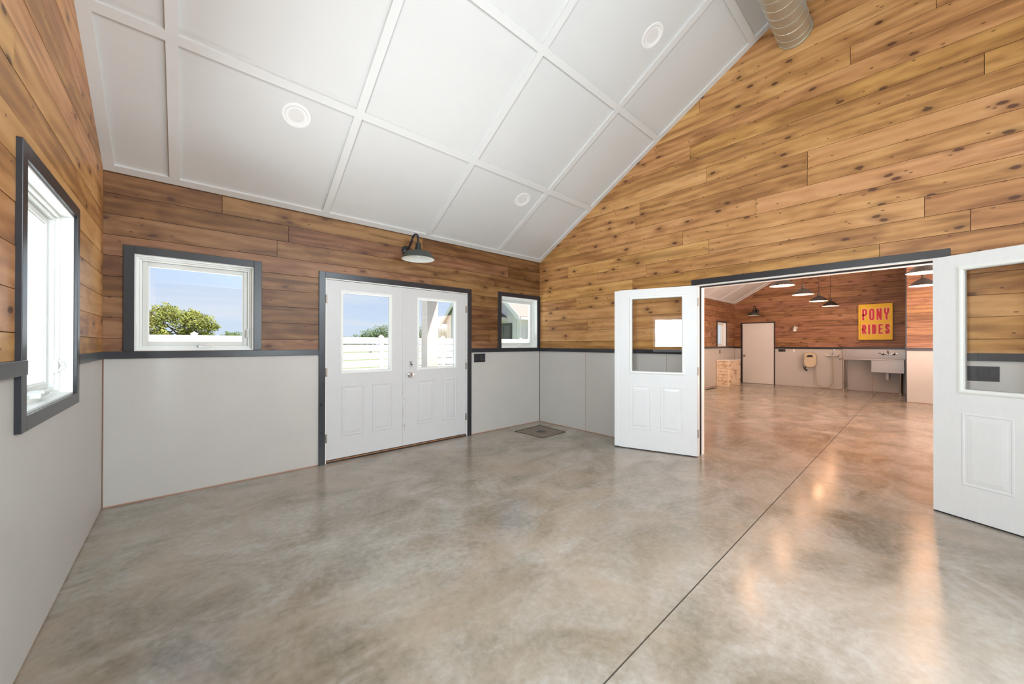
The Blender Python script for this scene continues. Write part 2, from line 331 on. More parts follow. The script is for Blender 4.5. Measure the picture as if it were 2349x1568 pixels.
# ------------------------------------------------------------------ mesh helpers
class MB:
    def __init__(s): s.v = []; s.f = []
    def box(s, x0, x1, y0, y1, z0, z1):
        n = len(s.v)
        s.v += [(x0, y0, z0), (x1, y0, z0), (x1, y1, z0), (x0, y1, z0), (x0, y0, z1), (x1, y0, z1), (x1, y1, z1), (x0, y1, z1)]
        s.f += [tuple(n + i for i in q) for q in ((0, 3, 2, 1), (4, 5, 6, 7), (0, 1, 5, 4), (1, 2, 6, 5), (2, 3, 7, 6), (3, 0, 4, 7))]
        return s
    def prism(s, poly, y0, y1):               # poly in (x,z), extruded along y
        n = len(s.v); k = len(poly)
        s.v += [(p[0], y0, p[1]) for p in poly] + [(p[0], y1, p[1]) for p in poly]
        s.f.append(tuple(n + i for i in range(k))); s.f.append(tuple(n + k + i for i in reversed(range(k))))
        for i in range(k):
            j = (i + 1) % k; s.f.append((n + i, n + k + i, n + k + j, n + j))
        return s
    def prismz(s, poly, z0, z1):              # poly in (x,y), extruded along z
        n = len(s.v); k = len(poly)
        s.v += [(p[0], p[1], z0) for p in poly] + [(p[0], p[1], z1) for p in poly]
        s.f.append(tuple(n + i for i in reversed(range(k)))); s.f.append(tuple(n + k + i for i in range(k)))
        for i in range(k):
            j = (i + 1) % k; s.f.append((n + i, n + j, n + k + j, n + k + i))
        return s
    def ring(s, x0, x1, z0, z1, prof, fill=False, sg=-1, y=0.0):   # nested rectangles: (inset, height)
        n = len(s.v)
        for ins, h in prof:
            yy = y + sg * h
            s.v += [(x0 + ins, yy, z0 + ins), (x1 - ins, yy, z0 + ins), (x1 - ins, yy, z1 - ins), (x0 + ins, yy, z1 - ins)]
        for k in range(len(prof) - 1):
            a = n + 4 * k; b = a + 4
            for i in range(4):
                j = (i + 1) % 4; s.f.append((a + i, a + j, b + j, b + i))
        if fill:
            a = n + 4 * (len(prof) - 1); s.f.append((a, a + 1, a + 2, a + 3))
        return s
    def frame(s, x0, x1, z0, z1, w, y0, y1):  # rectangular ring of boxes
        s.box(x0, x0 + w, y0, y1, z0, z1); s.box(x1 - w, x1, y0, y1, z0, z1)
        s.box(x0 + w, x1 - w, y0, y1, z0, z0 + w); s.box(x0 + w, x1 - w, y0, y1, z1 - w, z1)
        return s
    def tube(s, pts, r, seg=10, cap=True):
        pts = [Vector(p) for p in pts]; n0 = len(s.v); up = Vector((0, 0, 1)); prev = None
        rs = r if isinstance(r, (list, tuple)) else [r] * len(pts)
        for i, p in enumerate(pts):
            t = (pts[min(i + 1, len(pts) - 1)] - pts[max(i - 1, 0)]).normalized()
            if prev is None:
                a = t.cross(up)
                if a.length < 0.05: a = t.cross(Vector((1, 0, 0)))
                a.normalize()
            else:
                a = (prev - t * prev.dot(t)).normalized()
            prev = a; b = t.cross(a)
            for k in range(seg):
                q = 2 * math.pi * k / seg
                s.v.append(tuple(p + a * math.cos(q) * rs[i] + b * math.sin(q) * rs[i]))
        for i in range(len(pts) - 1):
            for k in range(seg):
                j = (k + 1) % seg
                s.f.append((n0 + i * seg + k, n0 + i * seg + j, n0 + (i + 1) * seg + j, n0 + (i + 1) * seg + k))
        if cap:
            s.f.append(tuple(n0 + k for k in range(seg))); m = n0 + (len(pts) - 1) * seg
            s.f.append(tuple(m + k for k in reversed(range(seg))))
        return s
    def lathe(s, prof, c=(0, 0, 0), seg=28, axis='Z'):   # prof: (radius, height)
        n0 = len(s.v)
        for r, h in prof:
            for k in range(seg):
                q = 2 * math.pi * k / seg; a, b = r * math.cos(q), r * math.sin(q)
                if axis == 'Z': s.v.append((c[0] + a, c[1] + b, c[2] + h))
                elif axis == 'Y': s.v.append((c[0] + a, c[1] + h, c[2] + b))
                else: s.v.append((c[0] + h, c[1] + a, c[2] + b))
        for i in range(len(prof) - 1):
            for k in range(seg):
                j = (k + 1) % seg
                s.f.append((n0 + i * seg + k, n0 + i * seg + j, n0 + (i + 1) * seg + j, n0 + (i + 1) * seg + k))
        if prof[0][0] > 1e-4: s.f.append(tuple(n0 + k for k in reversed(range(seg))))
        if prof[-1][0] > 1e-4:
            m = n0 + (len(prof) - 1) * seg; s.f.append(tuple(m + k for k in range(seg)))
        return s
    def openlathe(s, prof, c=(0, 0, 0), seg=28):
        n0 = len(s.v)
        for r, h in prof:
            for k in range(seg):
                q = 2 * math.pi * k / seg; s.v.append((c[0] + r * math.cos(q), c[1] + r * math.sin(q), c[2] + h))
        for i in range(len(prof) - 1):
            for k in range(seg):
                j = (k + 1) % seg
                s.f.append((n0 + i * seg + k, n0 + i * seg + j, n0 + (i + 1) * seg + j, n0 + (i + 1) * seg + k))
        return s
    def build(s, name, m, parent=None, loc=(0, 0, 0), rz=0.0, smooth=False, bevel=0.0, fix=True):
        me = bpy.data.meshes.new(name); me.from_pydata(s.v, [], s.f)
        if fix:
            import bmesh
            bm = bmesh.new(); bm.from_mesh(me); bmesh.ops.recalc_face_normals(bm, faces=bm.faces); bm.to_mesh(me); bm.free()
        me.materials.append(m)
        if smooth:
            me.polygons.foreach_set('use_smooth', [True] * len(me.polygons)); me.set_sharp_from_angle(angle=R(38))
        me.update()
        o = bpy.data.objects.new(name, me); col.objects.link(o); o.location = loc; o.rotation_euler = (0, 0, rz)
        if parent is not None: o.parent = parent
        if bevel:
            b = o.modifiers.new('bevel', 'BEVEL'); b.width = bevel; b.segments = 2; b.limit_method = 'ANGLE'
        return o

def tag(o, label=None, cat=None, group=None, kind=None):
    if label: o['label'] = label
    if cat: o['category'] = cat
    if group: o['group'] = group
    if kind: o['kind'] = kind
    return o
def empty(name, loc=(0, 0, 0), rz=0.0):
    o = bpy.data.objects.new(name, None); o.empty_display_size = 0.1; col.objects.link(o); o.location = loc; o.rotation_euler = (0, 0, rz); return o
def copy_tree(o, parent=None):
    c = o.copy(); col.objects.link(c); c.parent = parent
    for ch in list(o.children): copy_tree(ch, c)
    return c

def clip(poly, cx):                            # clip convex poly to convex polygon cx (ccw)
    out = poly
    for i in range(len(cx)):
        a = cx[i]; b = cx[(i + 1) % len(cx)]
        inp = out; out = []
        def side(p): return (b[0] - a[0]) * (p[1] - a[1]) - (b[1] - a[1]) * (p[0] - a[0])
        for j in range(len(inp)):
            p = inp[j]; q = inp[(j + 1) % len(inp)]; sp_, sq = side(p), side(q)
            if sp_ >= -1e-9: out.append(p)
            if (sp_ > 1e-9 and sq < -1e-9) or (sp_ < -1e-9 and sq > 1e-9):
                t = sp_ / (sp_ - sq); out.append((p[0] + t * (q[0] - p[0]), p[1] + t * (q[1] - p[1])))
        if len(out) < 3: return []
    return out
def area(p): return abs(sum(p[i][0] * p[(i + 1) % len(p)][1] - p[(i + 1) % len(p)][0] * p[i][1] for i in range(len(p)))) / 2
def cells(u0, u1, z0, z1, holes, hull):
    """kept polygons of a rectangle minus rectangular holes, clipped to the wall outline, grouped into connected runs along u"""
    us = sorted({u0, u1} | {h for r_ in holes for h in r_[:2] if u0 < h < u1})
    zs = sorted({z0, z1} | {h for r_ in holes for h in r_[2:] if z0 < h < z1})
    runs = []; cur = []
    for a, b in zip(us, us[1:]):
        got = []
        for c, d in zip(zs, zs[1:]):
            mu, mz = (a + b) / 2, (c + d) / 2
            if any(h[0] < mu < h[1] and h[2] < mz < h[3] for h in holes): continue
            p = clip([(a, c), (b, c), (b, d), (a, d)], hull)
            if p and area(p) > 2e-5: got.append(p)
        if got: cur += got
        elif cur: runs.append(cur); cur = []
    if cur: runs.append(cur)
    return runs

ZS0, PITCH = 1.330, 0.1635
def cover(wall, u0, u1, hull, holes, m, seedn, lower=True, seams=(), wood_z=RT - 0.02, top=None):
    """clad a wall: lower grey panels, rows of pine planks above, in the wall's own frame (x along, y outward)"""
    rr = random.Random(seedn)
    zt = max(p[1] for p in hull)
    z = wood_z; zn = ZS0; G = 0.0016
    while z < zt:
        zn_ = min(zn, zt)
        L = u0 - rr.uniform(0.2, 2.2)
        while L < u1:
            ln = rr.uniform(1.6, 3.6); a = max(L, u0); b = min(L + ln, u1); L += ln
            if b - a < 0.02: continue
            for run in cells(a + G * (a > u0), b - G * (b < u1), z + G, zn_ - G, holes, hull):
                xs = [q[0] for p in run for q in p]; zz = [q[1] for p in run for q in p]
                if max(xs) - min(xs) < 0.01 or max(zz) - min(zz) < 0.006: continue
                cx, cz = (min(xs) + max(xs)) / 2, (z + zn_) / 2
                mb = MB(); off = rr.uniform(-0.0008, 0.0008)
                for p in run: mb.prism([(q[0] - cx, q[1] - cz) for q in p], off, 0.017)
                mb.build('plank', m, wall, (cx, 0, cz), fix=False)
        z = zn_; zn += PITCH
    if lower:
        us = [u0] + list(seams) + [u1]
        for a, b in zip(us, us[1:]):
            for run in cells(a + (0.0035 if a > u0 else 0.006), b - (0.0035 if b < u1 else 0.006), 0.010, RB + 0.02, holes, hull):
                mb = MB()
                for p in run: mb.prism(p, 0.001, 0.014)
                mb.build('panel', PANEL, wall, fix=False)
        mb = MB()
        for run in cells(u0, u1, 0.0, RB, holes, hull):
            for p in run: mb.prism(p, 0.005, 0.0165)
        mb.build('seam_backing', RUST, wall, fix=False)

def wall_shell(name, loc, rz, u0, u1, hull, holes, y0=0.018, y1=WT):
    mb = MB()
    for run in cells(u0, u1, 0, max(p[1] for p in hull), holes, hull):
        for p in run: mb.prism(p, y0, y1)
    o = mb.build(name, GAPM, None, loc, rz, fix=False); tag(o, kind='structure'); return o

def rail(n, pts_list):
    """one chair-rail trim: list of (loc, rz, u0, u1)"""
    root = empty('trim_%d' % n); tag(root, kind='structure')
    for (loc, rz, u0, u1, z0, z1, th) in pts_list:
        MB().box(u0, u1, -th, 0.004, z0, z1).build('rail_board', TRIM, root, loc, rz, bevel=0.002)
    return root

# ------------------------------------------------------------------ floor: slabs cut by control joints
fl = MB().box(X1 - WT, X2 + WT, YF - WT, WT, -0.12, -0.022).build('floor', RUBBER); tag(fl, kind='structure')
J = 0.0035
def slab(x0, x1, y0, y1):
    MB().box(x0, x1, y0, y1, -0.03, 0.0).build('slab', CONC, fl)
JC, JX = -3.45, 0.045
slab(X1 - WT, JX - 0.001, JC + J, WT); slab(X1 - WT, JX - 0.001, YF - WT, JC - J)
slab(JX + 0.001, X2 + WT, JC + J, WT); slab(JX + 0.001, X2 + WT, YF - WT, JC - J)
MB().box(X1, X2, JC - J, JC + J, -0.02, -0.004).build('control_joint', DRAINL, fl)

# ------------------------------------------------------------------ ceiling (both slopes) with battens
ce = empty('ceiling'); tag(ce, kind='structure')
def zc(y): return H + TN * (-y) if y > RY else H + TN * (y - YF)
SLOPE = math.atan(TN)
def roof_part(name, x0, x1, ya, yb, t0, t1, m, back=False):
    """slab lying t0..t1 under the slope (positive = below), between horizontal positions ya > yb"""
    mb = MB(); n = Vector((0, -math.sin(SLOPE), -math.cos(SLOPE)))
    if back: n.y = -n.y
    P = []
    for y in (ya, yb):
        for t in (t0, t1):
            p = Vector((0, y, zc(y) if not back else zc(y))) + n * t; P.append((p.y, p.z))
    q = [P[0], P[2], P[3], P[1]]
    k = len(mb.v)
    mb.v += [(x0, a, b) for a, b in q] + [(x1, a, b) for a, b in q]
    mb.f += [(0, 1, 2, 3), (7, 6, 5, 4), (0, 4, 5, 1), (1, 5, 6, 2), (2, 6, 7, 3), (3, 7, 4, 0)]
    return mb.build(name, m, ce)
for (xa, xb, side) in ((X1, -0.0, 0), (0.14, X2, 1)):
    roof_part('ceiling_sheet', xa - 0.02, xb + 0.02, 0.02, RY, -0.10, 0.0, CEIL)
    roof_part('ceiling_sheet', xa - 0.02, xb + 0.02, RY, YF - 0.02, -0.10, 0.0, CEIL, True)
    bw, bt = 0.064, 0.019
    xs = [-4.49, -3.315, -2.115, -0.925] if side == 0 else [0.9 + 1.2 * k for k in range(8)]
    W2 = bw * math.cos(SLOPE)
    for back in (False, True):
        f = (lambda y: y) if not back else (lambda y: 2 * RY - y)
        for yc in (-1.045, -2.065, -3.085):
            a, b = f(yc + W2 / 2), f(yc - W2 / 2); roof_part('batten', xa, xb, a, b, -0.001, bt, BATT, back)
        for (a, b) in ((0.0, -W2), (RY + W2, RY)):
            roof_part('batten', xa, xb, f(a), f(b), -0.001, bt + 0.001, BATT, back)
        for xc in xs + [xa + bw / 2, xb - bw / 2]:
            segs = [(0.0 - W2, -1.045 + W2 / 2), (-1.045 - W2 / 2, -2.065 + W2 / 2), (-2.065 - W2 / 2, -3.085 + W2 / 2), (-3.085 - W2 / 2, RY + W2)]
            for (a, b) in segs: roof_part('batten', xc - bw / 2, xc + bw / 2, f(a), f(b), -0.001, bt, BATT, back)
# roof over the rooms, keeps the sun out
rf = MB()
rf.v += [(X1 - .5, .55, zc(0) - .3 + .22), (X2 + .5, .55, zc(0) - .3 + .22), (X2 + .5, RY, zc(RY) + .25), (X1 - .5, RY, zc(RY) + .25), (X1 - .5, YF - .55, zc(YF) - .3 + .22), (X2 + .5, YF - .55, zc(YF) - .3 + .22)]
rf.f += [(0, 1, 2, 3), (3, 2, 5, 4)]
rfo = rf.build('roof', SHINGLE, fix=False); tag(rfo, kind='structure')
so = rfo.modifiers.new('solid', 'SOLIDIFY'); so.thickness = 0.08; so.offset = 1

# ------------------------------------------------------------------ windows
def window(n, loc, rz, u0, u1, z0, z1, cw=0.062, ct=0.018, sill=True, left=True, right=True, crank=True, bottomcase=False):
    """u0..u1, z0..z1 is the clear opening inside the casing, wall frame coordinates"""
    root = empty('window_%d' % n, loc, rz); tag(root, kind='structure')
    if left: MB().box(u0 - cw, u0, -ct, 0.002, z0 - (cw if bottomcase else 0), z1 + cw).build('casing_board', TRIM, root, bevel=0.002)
    if right: MB().box(u1, u1 + cw, -ct, 0.002, z0 - (cw if bottomcase else 0), z1 + cw).build('casing_board', TRIM, root, bevel=0.002)
    MB().box(u0, u1, -ct, 0.002, z1, z1 + cw).build('casing_board', TRIM, root, bevel=0.002)
    if bottomcase: MB().box(u0, u1, -ct, 0.002, z0 - cw, z0).build('casing_board', TRIM, root, bevel=0.002)
    MB().frame(u0, u1, z0, z1, 0.010, -0.003, WT).build('jamb', VINYL, root)
    MB().frame(u0 + .010, u1 - .010, z0 + .010, z1 - .010, 0.014, 0.045, WT - .01).build('jamb_stop', VINYL, root)
    MB().frame(u0 + .024, u1 - .024, z0 + .024, z1 - .024, 0.016, 0.062, WT + .01).build('window_frame', VINYL, root, bevel=0.003)
    sa = MB().frame(u0 + .040, u1 - .040, z0 + .040, z1 - .040, 0.034, 0.082, 0.125).build('sash', SASHM, root, bevel=0.004)
    MB().frame(u0 + .074, u1 - .074, z0 + .074, z1 - .074, 0.006, 0.09, 0.118).build('glazing_bead', VINYL, sa)
    MB().box(u0 + .074, u1 - .074, 0.101, 0.105, z0 + .074, z1 - .074).build('pane', GLASS, root)
    if crank:
        uc = (u0 + u1) / 2 + 0.05
        c = MB().prism([(uc - .055, z0 + .022), (uc + .055, z0 + .022), (uc + .05, z0 + .048), (uc + .03, z0 + .056), (uc - .03, z0 + .056), (uc - .05, z0 + .048)], 0.030, 0.075).build('crank_cover', VINYL, root, bevel=0.004)
        MB().tube([(uc - .04, .026, z0 + .05), (uc + .01, .022, z0 + .047), (uc + .045, .026, z0 + .04)], 0.006, 8).build('crank_handle', VINYL, c, smooth=True)
        l = MB().box(u1 - .052, u1 - .034, 0.045, 0.062, z0 + .12, z0 + .20).build('sash_lock', VINYL, root, bevel=0.003)
        MB().tube([(u1 - .043, .042, z0 + .13), (u1 - .043, .030, z0 + .16), (u1 - .043, .040, z0 + .19)], 0.005, 8).build('lock_lever', VINYL, l, smooth=True)
    return root
WA1 = (-4.728, -3.932, 1.228, 2.017); WA2 = (-0.846, -0.062, 1.226, 2.017)
W4 = (7.955, 8.72, 1.215, 1.975)
window(1, (0, 0, 0), 0, *WA1, cw=0.062)
window(2, (0, 0, 0), 0, *WA2, cw=0.060)
WD3 = (-1.925, -1.025, 1.005, 2.012)                      # left wall frame: u = y
window(3, (X1, 0, 0), R(90), *WD3, cw=0.060, bottomcase=True)
window(4, (0, 0, 0), 0, *W4, cw=0.05)
WD5 = (-3.95, -3.10, 1.10, 1.96)
window(5, (X1, 0, 0), R(90), *WD5, cw=0.060)
WE6 = (5.2, 5.99, 1.228, 2.017)
window(6, (0, 0, 0), 0, *WE6, cw=0.060)

# ------------------------------------------------------------------ doors
DA = (-3.303, -1.462, 0.0, 1.997)       # double door clear width, back wall
DH = (0.236, 1.122, 0.0, 1.975)         # far wall flush door, u = -y
OPN = (2.527, 4.342, 0.0, 1.972)        # opening between the rooms, u = -y

def leaf(parent, x0, x1, z0, z1, y0, sg, m, lite, panels, th=0.044, em=1.0):
    """one half-lite door leaf; face towards the viewer at y0, thickness in direction sg"""
    mb = MB(); ya, yb = (y0, y0 + sg * th) if sg > 0 else (y0 + sg * th, y0)
    hull = [(x0, z0), (x1, z0), (x1, z1), (x0, z1)]
    for run in cells(x0, x1, z0, z1, [lite], hull):
        for p in run: mb.prism(p, ya, yb)
    lf = mb.build('leaf', m, parent)
    for yy, s_ in ((ya, -1), (yb, 1)):
        prof = [(-.030, 0.0), (-.028, .006), (-.016, .011), (-.006, .010), (0.0, .004), (0.004, -.012)]
        MB().ring(lite[0], lite[1], lite[2], lite[3], prof, sg=s_, y=yy).build('lite_frame', VINYL, lf)
        for (a, b, c, d) in panels:
            MB().ring(a, b, c, d, [(-.022, 0.0002), (-.018, .0016 * em), (-.010, .0018 * em), (-.004, .0003), (.006, .0003), (.012, .0010 * em), (.034, .0026 * em)], True, s_, yy).build('raised_panel', m, lf)
    MB().box(lite[0] + .002, lite[1] - .002, (ya + yb) / 2 - .003, (ya + yb) / 2 + .003, lite[2] + .002, lite[3] - .002).build('pane', GLASS, lf)
    return lf
def hinge(parent, x, y, z, s_=-1):
    h = MB().box(x - .014, x + .014, y - .001, y + .0025, z - .048, z + .048)
    for k in range(3): h.lathe([(.0065, -.044 + k * .031), (.0065, -.017 + k * .031)], (x, y - .006, z), 10)
    h.build('hinge', BRONZE, parent)
def knobset(parent, x, y, z, s_=-1, m=None):
    m = m or CHROME
    k = MB().lathe([(.032, 0), (.034, .004 * 1), (.028, .010), (.012, .014), (.011, .030), (.022, .036), (.029, .046), (.029, .056), (.022, .066), (.0001, .069)], (0, 0, 0), 24, 'Y')
    k.v = [(a + x, y + s_ * b, c + z) for a, b, c in k.v]
    return k.build('knob', m, parent, smooth=True)

d1 = empty('door_1', (0, 0, 0)); tag(d1, kind='structure')
for (a, b) in ((-3.365, -3.303), (-1.462, -1.400)):
    MB().box(a, b, -.018, .002, 0, 2.058).build('casing_board', TRIM, d1, bevel=.002)
MB().box(-3.303, -1.462, -.018, .002, 1.997, 2.058).build('casing_board', TRIM, d1, bevel=.002)
jb = MB().box(-3.303, -3.290, -.002, WT, 0, 1.997).box(-1.475, -1.462, -.002, WT, 0, 1.997).box(-3.290, -1.475, -.002, WT, 1.984, 1.997)
jb.build('jamb', JAMB, d1)
MB().box(-3.290, -1.475, .052, .072, 1.965, 1.984).box(-3.290, -3.276, .052, .072, .03, 1.984).box(-1.489, -1.475, .052, .072, .03, 1.984).build('door_stop', JAMB, d1)
fA = .006
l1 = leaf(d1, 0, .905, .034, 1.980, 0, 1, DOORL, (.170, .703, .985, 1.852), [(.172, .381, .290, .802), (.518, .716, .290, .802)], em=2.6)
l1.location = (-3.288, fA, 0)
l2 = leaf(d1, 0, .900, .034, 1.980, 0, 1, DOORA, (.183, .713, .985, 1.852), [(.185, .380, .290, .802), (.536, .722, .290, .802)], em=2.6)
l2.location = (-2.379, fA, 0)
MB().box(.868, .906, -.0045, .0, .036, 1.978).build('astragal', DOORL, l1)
knobset(l2, .058, 0, .903)
db = MB().box(.042, .088, -.006, 0, 1.000, 1.072).build('deadbolt', CHROME, l2, bevel=.003)
l3 = MB().lathe([(.017, 0), (.016, .008), (.0001, .009)], (0, 0, 0), 16, 'Y'); l3.v = [(a + .065, -.006 - b, c + 1.038) for a, b, c in l3.v]
l3.build('deadbolt_collar', CHROME, l2, smooth=True)
MB().prism([(.052, 1.050), (.060, 1.056), (.082, 1.024), (.075, 1.019)], -.028, -.013).build('thumb_turn', BLACK, l2)
MB().box(-.007, .000, -.003, .03, .872, .932).build('strike_plate', BRONZE, l2)
for z in (.27, .98, 1.77):
    hinge(l2, .903, -.004, z)
for z in (.27, .98, 1.77): hinge(l1, -.004, -.004, z)
MB().box(-3.290, -1.475, -.002, .060, 0.0, .014).build('sill_base', BLACK, d1)
MB().box(-3.290, -1.475, .000, .058, .014, .024).build('threshold', THRESH, d1, bevel=.002)
MB().box(-3.288, -1.477, .010, .046, .0245, .0335).build('door_sweep', RUBBER, d1)
# worn paint patches on the left casing
for z, w in ((1.16, .022), (1.12, .018), (.86, .024), (.82, .018), (.66, .026), (.63, .02), (.34, .03), (.31, .024)):
    pts = []
    cxx = -3.335 + random.uniform(-.010, .010)
    for k in range(9):
        q = 2 * math.pi * k / 9; pts.append((cxx + math.cos(q) * w * .55 * random.uniform(.7, 1.2), z + math.sin(q) * w * random.uniform(.7, 1.2)))
    MB().prism(pts, -.0186, -.0175).build('paint_scuff', BLACK, d1)

# opening with the two folded-back leaves
d2 = empty('door_2', (0, 0, 0), R(-90)); tag(d2, kind='structure')     # frame: x = -y, y = +x
MB().box(2.464, 4.405, -.018, .002, 1.972, 2.034).build('casing_board', TRIM, d2, bevel=.002)
for (a, b) in ((2.464, 2.520), (4.349, 4.405)):
    MB().box(a, b, -.018, .002, 0, 1.972).build('casing_board', TRIM, d2, bevel=.002)
    MB().box(a, b, WT - .022, WT - .002, 0, 1.972).build('casing_board', TRIM, d2, bevel=.002)
MB().box(2.464, 4.405, WT - .022, WT - .002, 1.972, 2.034).build('casing_board', TRIM, d2, bevel=.002)
MB().box(2.520, 2.533, -.004, WT - .018, 0, 1.972).box(4.336, 4.349, -.004, WT - .018, 0, 1.972).box(2.533, 4.336, -.004, WT - .018, 1.959, 1.972).build('jamb', JAMB, d2)
MB().box(2.533, 2.545, .050, .066, 0, 1.959).box(4.324, 4.336, .050, .066, 0, 1.959).box(2.545, 4.324, .050, .066, 1.945, 1.959).build('weatherstrip', RUBBER, d2)
MB().box(2.533, 2.547, .066, WT - .018, 0, 1.959).box(4.322, 4.336, .066, WT - .018, 0, 1.959).box(2.547, 4.322, .066, WT - .018, 1.943, 1.959).build('door_stop', JAMB, d2)
LITE = (.160, .722, .957, 1.840); PANS = [(.170, .372, .276, .765), (.518, .726, .276, .765)]
def world_leaf(P0, ang, sg, wdt):
    rt = empty('leaf_frame', (0, 0, 0))
    lf = leaf(d2, 0, wdt, .012, 1.958, 0, sg, DOORW, LITE, PANS, em=1.5)
    # the parent frame is rotated -90 deg: convert world placement into it
    lf.matrix_world = Matrix.Identity(4)
    lf.location = (-P0[1], P0[0], 0); lf.rotation_euler = (0, 0, ang + R(90))
    bpy.data.objects.remove(rt)
    MB().box(0.0, wdt, *((.006, .038) if sg > 0 else (-.038, -.006)), .002, .012).build('door_sweep', RUBBER, lf)
    return lf
aL = math.atan2(.825, -.295)
LL = world_leaf((-.07, -2.554), aL, -1, .880)
MB().box(.880, .932, -.040, .004, .016, 1.950).build('astragal', DOORW, LL, bevel=.003)
MB().box(.880, .932, -.034, -.002, .002, .016).build('astragal_foot', RUBBER, LL)
aR = math.atan2(-.394, -.172)
LR = world_leaf((-.077, -4.314), aR, 1, .880)
for z in (.27, .98, 1.77):
    MB().box(-.0015, .0, -.034, -.004, z - .048, z + .048).lathe([(.0065, -.046), (.0065, .046)], (-.006, -.001, z), 10).build('hinge', BRONZE, LL)
    MB().box(-.0015, .0, .004, .034, z - .048, z + .048).lathe([(.0065, -.046), (.0065, .046)], (-.006, .040, z), 10).build('hinge', BRONZE, LR)
for lf, s_, yy in ((LL, 1, 0.0), (LR, -1, 0.0)): pass

# far wall flush door
d3 = empty('door_3', (X2, 0, 0), R(-90)); tag(d3, kind='structure')
for (a, b) in ((.196, .236), (1.122, 1.150)): MB().box(a, b, -.016, .002, 0, 2.005).build('casing_board', TRIM, d3)
MB().box(.236, 1.122, -.016, .002, 1.975, 2.005).build('casing_board', TRIM, d3)
lf3 = MB().box(.240, 1.118, .002, .046, .008, 1.971).build('leaf', DOORF, d3)
knobset(lf3, .300, .002, .905, -1, BRONZE)

# ------------------------------------------------------------------ walls
BIG = 0.0
hA = [(X1 - .02, 0), (X2 + .02, 0), (X2 + .02, H + .03), (X1 - .02, H + .03)]
holesA = [WA1, WA2, (DA[0], DA[1], -1, DA[3]), W4, WE6]
wb = wall_shell('wall_back', (0, 0, 0), 0, X1 - WT, X2 + WT, [(X1 - WT, 0), (X2 + WT, 0), (X2 + WT, H + .05), (X1 - WT, H + .05)], holesA)
hA1 = [(X1, 0), (0, 0), (0, H + .01), (X1, H + .01)]
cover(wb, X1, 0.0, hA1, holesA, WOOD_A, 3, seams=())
hA2 = [(.14, 0), (X2, 0), (X2, H + .01), (.14, H + .01)]
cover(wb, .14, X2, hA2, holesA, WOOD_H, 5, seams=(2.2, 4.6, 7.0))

def gable(f, g0, g1):   # hull of a gable wall in its frame: g0,g1 = u at the two eaves
    m_ = (g0 + g1) / 2
    return [(g0, 0), (g1, 0), (g1, H + .01), (m_, H + .01 + TN * abs(m_ - g0)), (g0, H + .01)]
gC = gable(0, 0.0, 6.88)
# divider wall, near side (frame x = -y, y = +x)
hC = [OPN and (OPN[0], OPN[1], -1, OPN[3])]
wc = wall_shell('wall_divider', (0, 0, 0), R(-90), 0, 6.88, gable(0, 0, 6.88), hC, .018, .122)
cover(wc, 0, 6.88, gC, hC, WOOD, 8, seams=(.940, 2.16, 5.7))
# hall side of the divider
wc2 = empty('wall_divider_hall_side', (.14, 0, 0), R(90)); tag(wc2, kind='structure')
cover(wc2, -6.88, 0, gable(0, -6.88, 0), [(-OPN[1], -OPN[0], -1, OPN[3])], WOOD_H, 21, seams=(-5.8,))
# left wall (frame x = y, y = -x)
gD = gable(0, -6.88, 0)
hD = [WD3, WD5]
wl = wall_shell('wall_left', (X1, 0, 0), R(90), -6.88 - WT, WT, gable(0, -6.88 - WT, WT), hD)
cover(wl, -6.88, 0, gD, hD, WOOD, 13, seams=(-2.4, -4.8))
# far wall
hF = [(DH[0], DH[1], -1, DH[3])]
wf = wall_shell('wall_far', (X2, 0, 0), R(-90), -WT, 6.88 + WT, gable(0, -WT, 6.88 + WT), [], .047, WT)
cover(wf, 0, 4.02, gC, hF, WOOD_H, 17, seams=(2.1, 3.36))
# front wall
wfr = wall_shell('wall_front', (0, YF, 0), R(180), -X2 - WT, -X1 + WT, [(-X2 - WT, 0), (-X1 + WT, 0), (-X1 + WT, H + .05), (-X2 - WT, H + .05)], [])
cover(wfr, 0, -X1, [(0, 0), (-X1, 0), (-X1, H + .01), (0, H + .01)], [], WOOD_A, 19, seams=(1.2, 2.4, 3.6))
cover(wfr, -X2, -.14, [(-X2, 0), (-.14, 0), (-.14, H + .01), (-X2, H + .01)], [], WOOD_H, 23, seams=(-7, -4.6, -2.2))
# closet block in the hall
XJ, YJ = 7.63, -4.012
wk = MB().box(XJ + .018, X2 + .04, YF, YJ - .002, 0, 4.35).build('wall_closet', GAPM); tag(wk, kind='structure')
wk2 = empty('wall_closet_front', (XJ, 0, 0), R(-90)); tag(wk2, kind='structure')
cover(wk2, -YJ, 6.88, [(-YJ, 0), (6.88, 0), (6.88, H + .01), (-YJ, H + TN * (6.88 + YJ) + .01)], [], WOOD_H, 29, seams=(5.2,))

# chair rails
th = .020
rail(1, [((0, 0, 0), 0, X1 + .0, -3.366, RB, RT, th), ((0, 0, 0), 0, -1.399, 0.0, RB, RT, th)])
rail(2, [((0, 0, 0), R(-90), th, 2.463, RB, RT - .004, th), ((0, 0, 0), R(-90), 4.406, 6.88, RB, RT, th)])
rail(3, [((X1, 0, 0), R(90), WD3[1] + .061, -th, RB, RT, th), ((X1, 0, 0), R(90), -6.88, WD3[0] - .046, RB, RT, .030)])
rail(4, [((0, 0, 0), 0, .14, X2, RB - .01, RT - .012, th), ((X2, 0, 0), R(-90), 1.151, 4.01, 1.148, 1.203, th), ((X2, 0, 0), R(-90), th, .195, 1.148, 1.203, th),
         ((XJ, 0, 0), R(-90), -YJ, 6.88, 1.148, 1.203, th), ((.14, 0, 0), R(90), -2.463, -th, RB, RT, th), ((.14, 0, 0), R(90), -6.88, -4.406, RB, RT, th)])
